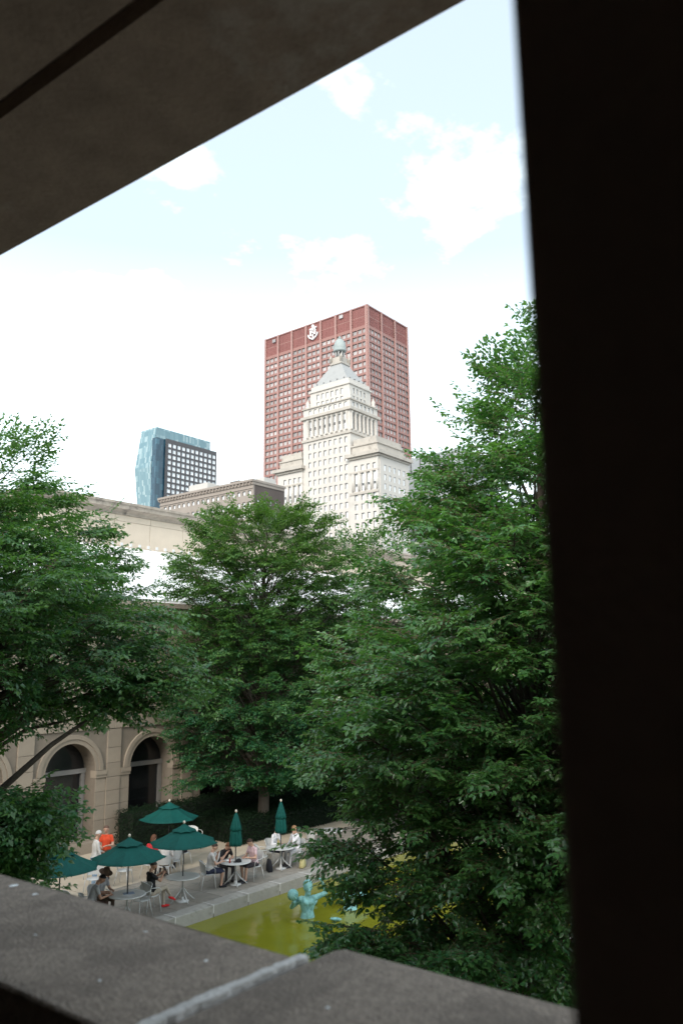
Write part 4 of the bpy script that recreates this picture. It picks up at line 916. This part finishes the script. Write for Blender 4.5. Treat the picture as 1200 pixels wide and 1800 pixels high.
def fingers(b, wrist, direc, normal, mi, scale=1.0, curl=.5):
    d = direc / np.linalg.norm(direc); n = normal - d * (normal @ d); n /= np.linalg.norm(n) + 1e-9; s = np.cross(n, d)
    palm = wrist + d * .085 * scale
    for i, (off, L) in enumerate(((-.030, .062), (-.010, .074), (.010, .070), (.028, .056))):
        p = palm + s * off * scale; q1 = p + (d * math.cos(curl * .6) - n * math.sin(curl * .6)) * L * .5 * scale; q2 = q1 + (d * math.cos(curl * 1.7) - n * math.sin(curl * 1.7)) * L * .55 * scale
        b.tube([p - d * .02, q1, q2], [.0095 * scale, .009 * scale, .007 * scale], 6, mi)
    p = wrist + d * .03 * scale - s * .03 * scale; q1 = p + (d * .6 - s * .7 - n * .2) * .035 * scale; q2 = q1 + (d * .95 - s * .15 - n * .25) * .032 * scale
    b.tube([p, q1, q2], [.012 * scale, .0105 * scale, .008 * scale], 6, mi)
def figure(bones, mats, voxel, extra=None, name='person'):
    """bones: (p0,p1,r0,r1,tag). Union as one voxel skin; each face takes the cloth of its nearest bone"""
    b = MB()
    for (p0, p1, r0, r1, tg) in bones: capsule(b, np.array(p0, float), np.array(p1, float), r0, r1)
    me0 = b.mesh('tmp', []); o = bpy.data.objects.new('tmp', me0); C.objects.link(o)
    md = o.modifiers.new('r', 'REMESH'); md.mode = 'VOXEL'; md.voxel_size = voxel; md.use_smooth_shade = True
    ms = o.modifiers.new('s', 'SMOOTH'); ms.factor = .5; ms.iterations = 3
    dg = bpy.context.evaluated_depsgraph_get(); ev = o.evaluated_get(dg); me = bpy.data.meshes.new_from_object(ev, depsgraph=dg)
    bpy.data.objects.remove(o); bpy.data.meshes.remove(me0); me.name = name
    nf = len(me.polygons); cen = np.empty(nf * 3); me.polygons.foreach_get('center', cen); cen = cen.reshape(-1, 3)
    best = np.full(nf, 1e9); idx = np.zeros(nf, int); keys = list(mats.keys())
    for (p0, p1, r0, r1, tg) in bones:
        p0 = np.array(p0, float); p1 = np.array(p1, float); d = p1 - p0; t = np.clip(((cen - p0) @ d) / (d @ d + 1e-9), 0, 1)
        dist = np.linalg.norm(cen - p0 - t[:, None] * d, axis=1) - (r0 + (r1 - r0) * t); m_ = dist < best; best[m_] = dist[m_]; idx[m_] = keys.index(tg)
    me.materials.clear()
    for k in keys: me.materials.append(mats[k])
    me.polygons.foreach_set('material_index', idx.astype(np.int32)); me.polygons.foreach_set('use_smooth', [True] * nf)
    if extra:
        bm = bmesh.new(); bm.from_mesh(me); e = MB(); extra(e, keys); vs_ = [bm.verts.new(v) for v in e.v]
        for f, mi in zip(e.f, e.m):
            try: ff = bm.faces.new([vs_[i] for i in f]); ff.material_index = mi; ff.smooth = True
            except ValueError: pass
        bm.to_mesh(me); bm.free()
    return me
def person(x, y, deg, label, shirt, trousers, hair, skin='fair', sit=True, lean=8, hands=None, shoes=(.06, .06, .065), long_sleeve=False, shorts=False, hairlen='short', hat=None, cross=False, z=0, head_tilt=10, scale=1.0, seat=True, seat_label=None, knees=.13, group='people at the cafe tables'):
    pz = .565 if sit else .95; P = V3(0, 0, pz); a = R(lean); sp = V3(math.sin(a), 0, math.cos(a)); fw = V3(math.cos(a), 0, -math.sin(a))
    waist = P + sp * .18; chest = P + sp * .36; neck = P + sp * .52; bo = []
    for s in (-1, 1):
        bo.append((P + V3(0, s * .065, -.01), waist + V3(0, s * .05, 0), .118, .10, 'shirt')); bo.append((waist + V3(0, s * .05, 0), chest + V3(0, s * .07, 0), .10, .108, 'shirt'))
        bo.append((P + V3(-.02, s * .075, -.05), P + V3(0.02, s * .075, -.02), .112, .112, 'trousers'))
        bo.append((chest + V3(0, s * .08, .04), neck + V3(0, s * .13, -.055), .09, .062, 'shirt'))
    bo.append((chest, neck - sp * .03, .10, .072, 'shirt')); hd = R(lean + head_tilt); hs = V3(math.sin(hd), 0, math.cos(hd)); hf = V3(math.cos(hd), 0, -math.sin(hd))
    bo.append((neck - sp * .02, neck + sp * .03 + hs * .05, .056, .054, 'skin')); hc = neck + hs * .185 + hf * .025
    bo.append((hc + hs * .02 - hf * .012, hc + hs * .03 + hf * .01, .088, .084, 'skin')); bo.append((hc - hs * .03 + hf * .02, hc - hs * .075 + hf * .035, .068, .042, 'skin'))
    bo.append((hc + hf * .085 + hs * .015, hc + hf * .105 - hs * .018, .012, .016, 'skin'))
    for s in (-1, 1): bo.append((hc + V3(0, s * .082, 0) + hs * .015, hc + V3(0, s * .088, 0) - hs * .03, .018, .014, 'skin'))
    if hands is None: hands = [(.34, .16, .70), (.34, -.16, .70)] if sit else [(.06, .27, .80), (.06, -.27, .80)]
    wr = []
    for s, h in zip((1, -1), hands):
        sh = neck + V3(0, s * .165, -.06); el, w = ik(sh, V3(*h), .285, .255, V3(-.25, s * .55, -.8)); wr.append((el, w))
        bo.append((sh, sh * .45 + el * .55, .062, .052, 'shirt')); bo.append((sh * .45 + el * .55, el, .046, .041, 'shirt' if long_sleeve else 'skin')); bo.append((el, w, .041, .028, 'shirt' if long_sleeve else 'skin'))
        d = (w - el) / np.linalg.norm(w - el); bo.append((w, w + d * .035, .028, .033, 'skin')); bo.append((w + d * .03, w + d * .075, .032, .026, 'skin'))
    for s in (1, -1):
        hip = P + V3(.01, s * .09, -.035)
        if sit:
            knee = V3(.44, s * knees, .50); ank = V3(.42 + .03 * s, s * (knees - .02), .085)
            if cross and s == -1: knee = V3(.44, -.02, .60); ank = V3(.66, .08, .30)
        else: knee = V3(.03, s * .10, .50); ank = V3(-.02, s * .10 , .085)
        mid = hip * .45 + knee * .55
        bo.append((hip, mid, .092, .078, 'trousers')); bo.append((mid, knee, .075, .060, 'trousers'))
        bo.append((knee, knee * .6 + ank * .4, .058, .054, 'skin' if shorts else 'trousers')); bo.append((knee * .6 + ank * .4, ank, .052, .038, 'skin' if shorts else 'trousers'))
        fd = V3(1, 0, 0) if not (cross and s == -1) else V3(.85, 0, -.5)
        bo.append((ank + V3(-.03, 0, -.04), ank + fd * .10 + V3(0, 0, -.045), .042, .040, 'shoes')); bo.append((ank + fd * .09 + V3(0, 0, -.048), ank + fd * .17 + V3(0, 0, -.052), .040, .030, 'shoes'))
    def extra(e, keys):
        for (el, w) in wr: fingers(e, w, w - el, V3(0, 0, 1), keys.index('skin'))
        for s in (-1, 1): c = hc + hf * .083 + V3(0, s * .034, 0) + hs * .018; e.lathe([(.001, -.008), (.009, -.004), (.011, 0), (.009, .004), (.001, .008)], 8, c, keys.index('shoes'))
        m_ = hc + hf * .088 - hs * .058; e.tube([m_ + V3(0, -.022, 0) - hf * .006, m_ + hf * .002, m_ + V3(0, .022, 0) - hf * .006], [.003, .006, .003], 6, keys.index('lips'))
    mats = dict(shirt=fabric(shirt), trousers=fabric(trousers), skin=SKIN[skin], shoes=fabric(shoes), lips=fabric((.34, .13, .11)))
    me = figure(bo, mats, .0165, extra)
    o = link('person', me, None, (x, y, z), R(deg)); o.scale = (scale,) * 3; tag(o, label, 'person', group)
    # hair: a shell hugging the skull, lower at the back
    b = MB(); nu, nv = 20, 10; vs_ = []; rng = random.Random(label)
    for j in range(nv + 1):
        for i in range(nu):
            ph = 2 * math.pi * i / nu; front = math.cos(ph); low = {'short': 1.75, 'long': 2.15, 'bob': 1.95}[hairlen]
            th = (low * (.5 - .5 * front) + (1.0) * (.5 + .5 * front)) * j / nv; rr = .108 + rng.uniform(-.004, .005)
            c = hc + hs * .022 - hf * .008
            ext = max(0, th - 1.6) * (.18 if hairlen == 'long' else .05)
            vs_.append(c + hf * (rr * math.sin(th) * front * .98) + V3(0, rr * .93 * math.sin(min(th, 1.65)) * math.sin(ph), 0) + hs * (rr * math.cos(th) - ext))
    fs = [(j*nu+i, j*nu+(i+1) % nu, (j+1)*nu+(i+1) % nu, (j+1)*nu+i) for j in range(nv) for i in range(nu)]
    b.add(vs_, fs, 0, True); b.build('hair', fabric(hair, .6), o)
    if hat:
        hb = MB(); hb.lathe([(.20, -.012), (.205, .0), (.16, .012), (.112, .02), (.108, .075), (.09, .11), (.04, .122), (.005, .123)], 24); h_ = hb.build('sun_hat', fabric(hat), o); h_.location = Vector(hc + hs * .045); h_.rotation_euler = (0, hd * .8, 0)
    if sit and seat:
        chair(x - .03 * math.cos(R(deg)), y - .03 * math.sin(R(deg)), deg, seat_label)
    return o
person(17.04, 23.84, -20, 'standing person in white top and light blue jeans, seen from behind', (.62, .60, .57), (.30, .42, .56), (.55, .53, .50), sit=False, lean=3, long_sleeve=True, hands=[(.28, .16, 1.05), (.16, -.24, .86)], group='standing people')
person(17.85, 24.35, 215, 'standing person in bright orange-red shirt and brown trousers', (.62, .075, .03), (.15, .075, .045), (.12, .07, .05), sit=False, lean=2, hands=[(.26, .10, 1.15), (.26, -.10, 1.12)], group='standing people')
person(14.60, 20.58, -32, 'seated person in grey T-shirt with dark hair, writing at the table', (.36, .36, .36), (.09, .05, .04), (.012, .01, .01), 'tan', lean=20, hands=[(.48, .10, .77), (.50, -.14, .77)], shorts=True, head_tilt=18, seat_label='grey metal chair under the person in grey T-shirt')
person(15.18, 21.0, -78, 'seated person in grey top and brown sun hat', (.34, .34, .35), (.10, .07, .05), (.05, .03, .02), 'tan', lean=14, hands=[(.42, .10, .77), (.42, -.14, .77)], hat=(.10, .065, .045), hairlen='long', head_tilt=14, seat_label='grey metal chair under the person in the sun hat')
person(16.50, 20.22, -14, 'seated person in black T-shirt, beige trousers and red shoes, reading', (.018, .018, .02), (.40, .34, .27), (.03, .018, .012), 'tan', lean=-6, hands=[(.33, .08, 1.00), (.33, -.08, 1.00)], shoes=(.60, .03, .03), cross=True, head_tilt=26, seat_label='grey metal chair under the reader in black T-shirt')
person(18.95, 23.35, 12, 'seated person in red top with brown hair, under the back umbrella', (.50, .035, .04), (.05, .035, .035), (.12, .055, .03), lean=8, hairlen='long', hands=[(.40, .12, .76), (.36, -.14, .72)], seat_label='grey metal chair under the person in red top')
person(19.05, 22.72, 38, 'seated person in pale top and beige trousers beside the red top', (.58, .55, .52), (.40, .33, .25), (.30, .22, .16), lean=10, long_sleeve=True, hands=[(.36, .12, .70), (.36, -.14, .66)], seat_label='grey metal chair under the person in pale top')
person(20.75, 23.75, 178, 'seated person in dark purple clothes behind the back table', (.06, .035, .07), (.03, .025, .03), (.03, .02, .018), 'tan', lean=12, seat_label='grey metal chair under the person in dark purple')
person(19.22, 20.70, -34, 'seated person in white T-shirt and navy shorts facing the food bowl', (.62, .57, .53), (.035, .04, .07), (.045, .028, .02), lean=10, shorts=True, hands=[(.30, .08, 1.02), (.40, -.12, .80)], head_tilt=12, shoes=(.03, .03, .035), seat_label='grey metal chair under the person in white T-shirt')
person(20.12, 21.02, -98, 'seated person in black T-shirt with brown hair, leaning over food', (.02, .02, .022), (.05, .045, .05), (.14, .06, .03), lean=24, hands=[(.42, .12, .78), (.36, -.10, .92)], hairlen='long', head_tilt=22, seat_label='grey metal chair under the person leaning over food')
person(20.82, 20.20, 174, 'seated person in pale pink T-shirt and dark shorts looking down', (.66, .47, .49), (.04, .035, .04), (.05, .03, .022), lean=8, shorts=True, hands=[(.34, .10, .78), (.36, -.10, .78)], head_tilt=24, shoes=(.05, .05, .06), seat_label='grey metal chair under the person in pink T-shirt')
person(22.78, 21.12, -82, 'seated person in white shirt with dark red-brown hair, hand at face', (.72, .71, .72), (.06, .06, .09), (.09, .03, .02), lean=10, long_sleeve=True, hands=[(.20, .02, 1.10), (.36, -.14, .78)], hairlen='bob', head_tilt=8, seat_label='grey metal chair under the white-shirted person with red-brown hair')
person(23.22, 20.38, 176, 'seated person in loose white hooded top, hand at mouth', (.74, .73, .76), (.50, .48, .48), (.30, .17, .09), lean=6, long_sleeve=True, hands=[(.20, .02, 1.08), (.34, -.14, .72)], hairlen='bob', head_tilt=10, seat_label='grey metal chair under the person in hooded white top')
person(15.6, 7.5, 215, 'person in pale top seated beneath the near tree', (.60, .50, .48), (.20, .18, .24), (.10, .06, .04), lean=10, seat_label='grey metal chair under the person beneath the near tree')
# things on tables and paving
T1 = TP['T1']
def flat(name, x, y, z, w, d, h, rz, m, label, cat): o = MB().bbox((-w/2, -d/2, 0), (w/2, d/2, h), min(h, .02) * .3).build(name, m, None, (x, y, z), rz); tag(o, label, cat); return o
flat('paper_sheet', T1[0] - .12, T1[1] - .12, .7375, .21, .30, .003, .4, fabric((.70, .70, .70)), 'white sheet of paper on the table nearest the parapet', 'paper')
flat('paper_folder', T1[0] + .06, T1[1] + .02, .7375, .23, .31, .008, 1.1, fabric((.30, .36, .46)), 'blue-grey folder on the table nearest the parapet', 'folder')
o = MB().bbox((-.006, -.10, -.14), (.006, .10, .14), .004).build('tablet', M['dark_frame'], None, (16.915, 20.115, 1.06), R(-14)); o.rotation_euler = (0, R(-25), R(-14)); tag(o, 'dark tablet held up by the reader in black T-shirt', 'tablet')
T4 = TP['T4']
o = MB().lathe([(.05, 0), (.06, .004), (.10, .045), (.105, .05), (.095, .048), (.055, .012), (.001, .01)], 24).build('food_bowl', fabric((.75, .74, .72), .4), None, (T4[0] - .20, T4[1] + .10, .7365)); tag(o, 'white food bowl on the table of four friends', 'bowl')
o = MB().lathe([(.025, 0), (.028, .10), (.018, .13), (.018, .15), (.003, .152)], 14).build('sauce_bottle', fabric((.40, .06, .03), .3), None, (T4[0] - .30, T4[1] - .04, .7365)); tag(o, 'small reddish bottle beside the white food bowl', 'bottle')
b = MB(); b.lathe([(.095, 0), (.098, .02), (.085, .07), (.05, .10), (.004, .108)], 20); b.prism([(-.07, .07), (.07, .07), (.075, .13), (.04, .17), (-.04, .17), (-.075, .13)], 'z', .004, .016); o = b.build('cap', fabric((.015, .015, .017)), None, (T4[0] - .02, T4[1] - .17, .7365), 1.0); tag(o, 'black cap lying on the table with the food bowl', 'cap')
T5 = TP['T5']
o = MB().lathe([(.03, 0), (.032, .15), (.014, .19), (.014, .22), (.003, .222)], 14).build('drink_bottle', fabric((.42, .34, .12), .25), None, (T5[0] + .10, T5[1] + .22, .7365)); tag(o, 'amber drink bottle on the table of the people in white', 'bottle')
flat('paper_napkin', T5[0] + .15, T5[1] - .22, .7375, .14, .14, .006, .5, fabric((.74, .74, .74)), 'white napkin on the table of the people in white', 'napkin')
def bag(x, y, rz, col, w, h, label):
    r = empty('tote_bag', (x, y, 0), rz); tag(r, label, 'bag', 'bags on the paving')
    b = MB(); n = 5; vs_ = []
    for (z_, sx_, sy_) in ((0, .9, .9), (.04, 1, 1), (h * .5, 1.02, .9), (h * .85, .95, .55), (h, .92, .35)):
        vs_ += [(-w/2*sx_, -.08*sy_, z_), (w/2*sx_, -.08*sy_, z_), (w/2*sx_, .08*sy_, z_), (-w/2*sx_, .08*sy_, z_)]
    fs = [(3, 2, 1, 0)] + [(4*i+k, 4*i+(k+1) % 4, 4*i+4+(k+1) % 4, 4*i+4+k) for i in range(4) for k in range(4)] + [(16, 17, 18, 19)]
    b.add(vs_, fs, 0, True).build('bag_body', fabric(col), r)
    for s in (-1, 1): MB().tube([(-w*.28, s*.03, h - .02), (-w*.2, s*.035, h + .14), (0, s*.035, h + .18), (w*.2, s*.035, h + .14), (w*.28, s*.03, h - .02)], .008, 6).build('handle', fabric((.12, .10, .06)), r)
bag(23.05, 19.95, .4, (.52, .46, .22), .34, .32, 'cream and yellow tote bag at the foot of the hooded person')
bag(21.95, 20.55, 1.0, (.025, .025, .03), .34, .40, 'black bag on the paving beside the empty chair')

# ------------------------------------------------------------------ bronze figures in the pool (plain generic bathers)
def statue(x, y, deg, label, bones, ball, scale, tail=True):
    r = empty('bronze_figure', (x, y, -.62), R(deg)); tag(r, label, 'statue', 'green bronze figures in the pool')
    def extra(e, keys):
        for (w, d) in bones['wr']: fingers(e, w, d, V3(0, 0, 1), 0, 1.0, .8)
    me = figure(bones['b'], dict(bronze=M['patina']), .018, extra, 'body'); o = link('body', me, r); o.scale = (scale,) * 3
    if ball is not None:
        b = MB(); b.lathe([(.16 * math.sin(math.pi * k / 12) + .002, -.16 * math.cos(math.pi * k / 12)) for k in range(13)], 64, flute=.05, nf=14); o = b.build('ribbed_ball', M['patina'], r, Vector(ball) * scale); o.rotation_euler = (.5, .9, 0)
    b = MB(); b.lathe([(.36, -.05), (.34, .08), (.27, .18), (.2, .24)], 18, flute=.08, nf=5); b.build('plinth', M['patina'], r)
def half_figure(lean, hands, head_tilt, tail):
    P = V3(0, 0, .22); a = R(lean); sp = V3(math.sin(a), 0, math.cos(a)); waist = P + sp * .16; chest = P + sp * .34; neck = P + sp * .50; b = []; wr = []; T_ = 'bronze'
    for s in (-1, 1):
        b += [(P + V3(0, s*.06, -.05), waist + V3(0, s*.045, 0), .12, .085, T_), (waist + V3(0, s*.045, 0), chest + V3(0, s*.07, 0), .085, .105, T_), (chest + V3(0, s*.08, .03), neck + V3(0, s*.14, -.05), .085, .06, T_)]
        b.append((chest + sp * .02 + V3(.07, s * .06, 0), chest + sp * .03 + V3(.08, s * .075, 0), .06, .056, T_))
    b.append((chest, neck, .09, .06, T_)); hd = R(lean + head_tilt); hs = V3(math.sin(hd), 0, math.cos(hd)); hf = V3(math.cos(hd), 0, -math.sin(hd)); hc = neck + hs * .19 + hf * .02
    b += [(neck, neck + hs * .1, .058, .055, T_), (hc + hs*.02, hc + hs*.025 + hf*.01, .10, .098, T_), (hc - hs*.03 + hf*.025, hc - hs*.08 + hf*.04, .07, .045, T_), (hc + hf*.10 + hs*.015, hc + hf*.13 - hs*.025, .018, .026, T_), (hc + hf*.085 - hs*.075, hc + hf*.10 - hs*.10, .04, .045, T_)]
    for s in (-1, 1): b.append((hc + V3(0, s*.09, 0), hc + V3(0, s*.095, 0) - hs*.03, .02, .016, T_)); b.append((hc + hf*.088 + V3(0, s*.036, 0) + hs*.035, hc + hf*.09 + V3(0, s*.02, 0) + hs*.035, .014, .012, T_))
    b += [(hc + hs*.065 - hf*.03, hc - hs*.02 - hf*.07, .105, .085, T_), (hc + hs*.075 + hf*.055 + V3(0, -.06, 0), hc + hs*.075 + hf*.055 + V3(0, .06, 0), .032, .032, T_), (waist + V3(.06, 0, -.02), waist + V3(.055, 0, -.08), .07, .08, T_)]
    for s, h in zip((1, -1), hands):
        sh = neck + V3(0, s*.175, -.06); el, w = ik(sh, V3(*h), .29, .26, V3(-.1, s*.8, -.5)); d = (w - el) / np.linalg.norm(w - el); wr.append((w, d))
        b += [(sh, el, .062, .046, T_), (el, w, .046, .031, T_), (w, w + d*.075, .033, .028, T_)]
    if tail:
        t = [V3(0, 0, .12), V3(-.22, .05, -.02), V3(-.48, .12, .02), V3(-.70, .22, .16), V3(-.82, .34, .26)]; rr = [.16, .14, .11, .07, .05]
        for i in range(4): b.append((t[i], t[i+1], rr[i], rr[i+1], T_))
        b += [(t[4], t[4] + V3(-.12, .14, .06), .05, .025, T_), (t[4], t[4] + V3(-.16, -.04, .05), .05, .025, T_)]
    else: b.append((P, V3(0, 0, 0), .14, .17, T_))
    b = [(p0, p1, r0 * 1.14, r1 * 1.14, t_) for (p0, p1, r0, r1, t_) in b]
    return dict(b=b, wr=wr)
statue(19.58, 16.76, 235, 'green bronze figure with raised arm holding a ribbed ball', half_figure(2, [(.02, .36, .98), (.10, -.36, .62)], 4, True), (.13, -.38, .80), 1.28)
statue(20.95, 16.2, 40, 'green bronze figure bending away behind the near branches', half_figure(38, [(.42, .30, .42), (.48, -.30, .58)], 10, True), None, 1.28)
statue(18.7, 12.2, 120, 'green bronze figure mostly hidden by the near tree', half_figure(8, [(.10, .40, 1.0), (.20, -.34, .55)], 4, True), None, 1.28)
# thin arc of water from the first figure
P_ = [(19.60 + .50 * t, 16.74 - .62 * t, .72 + 1.15 * (1 - (1 - t) ** 2)) for t in [k / 14 for k in range(15)]]
o = MB().tube(P_, [.009 + .005 * math.sin(k * 1.7) for k in range(15)], 6).build('water_jet', M['jet']); tag(o, 'thin arc of water rising from the bronze figure', 'water jet')
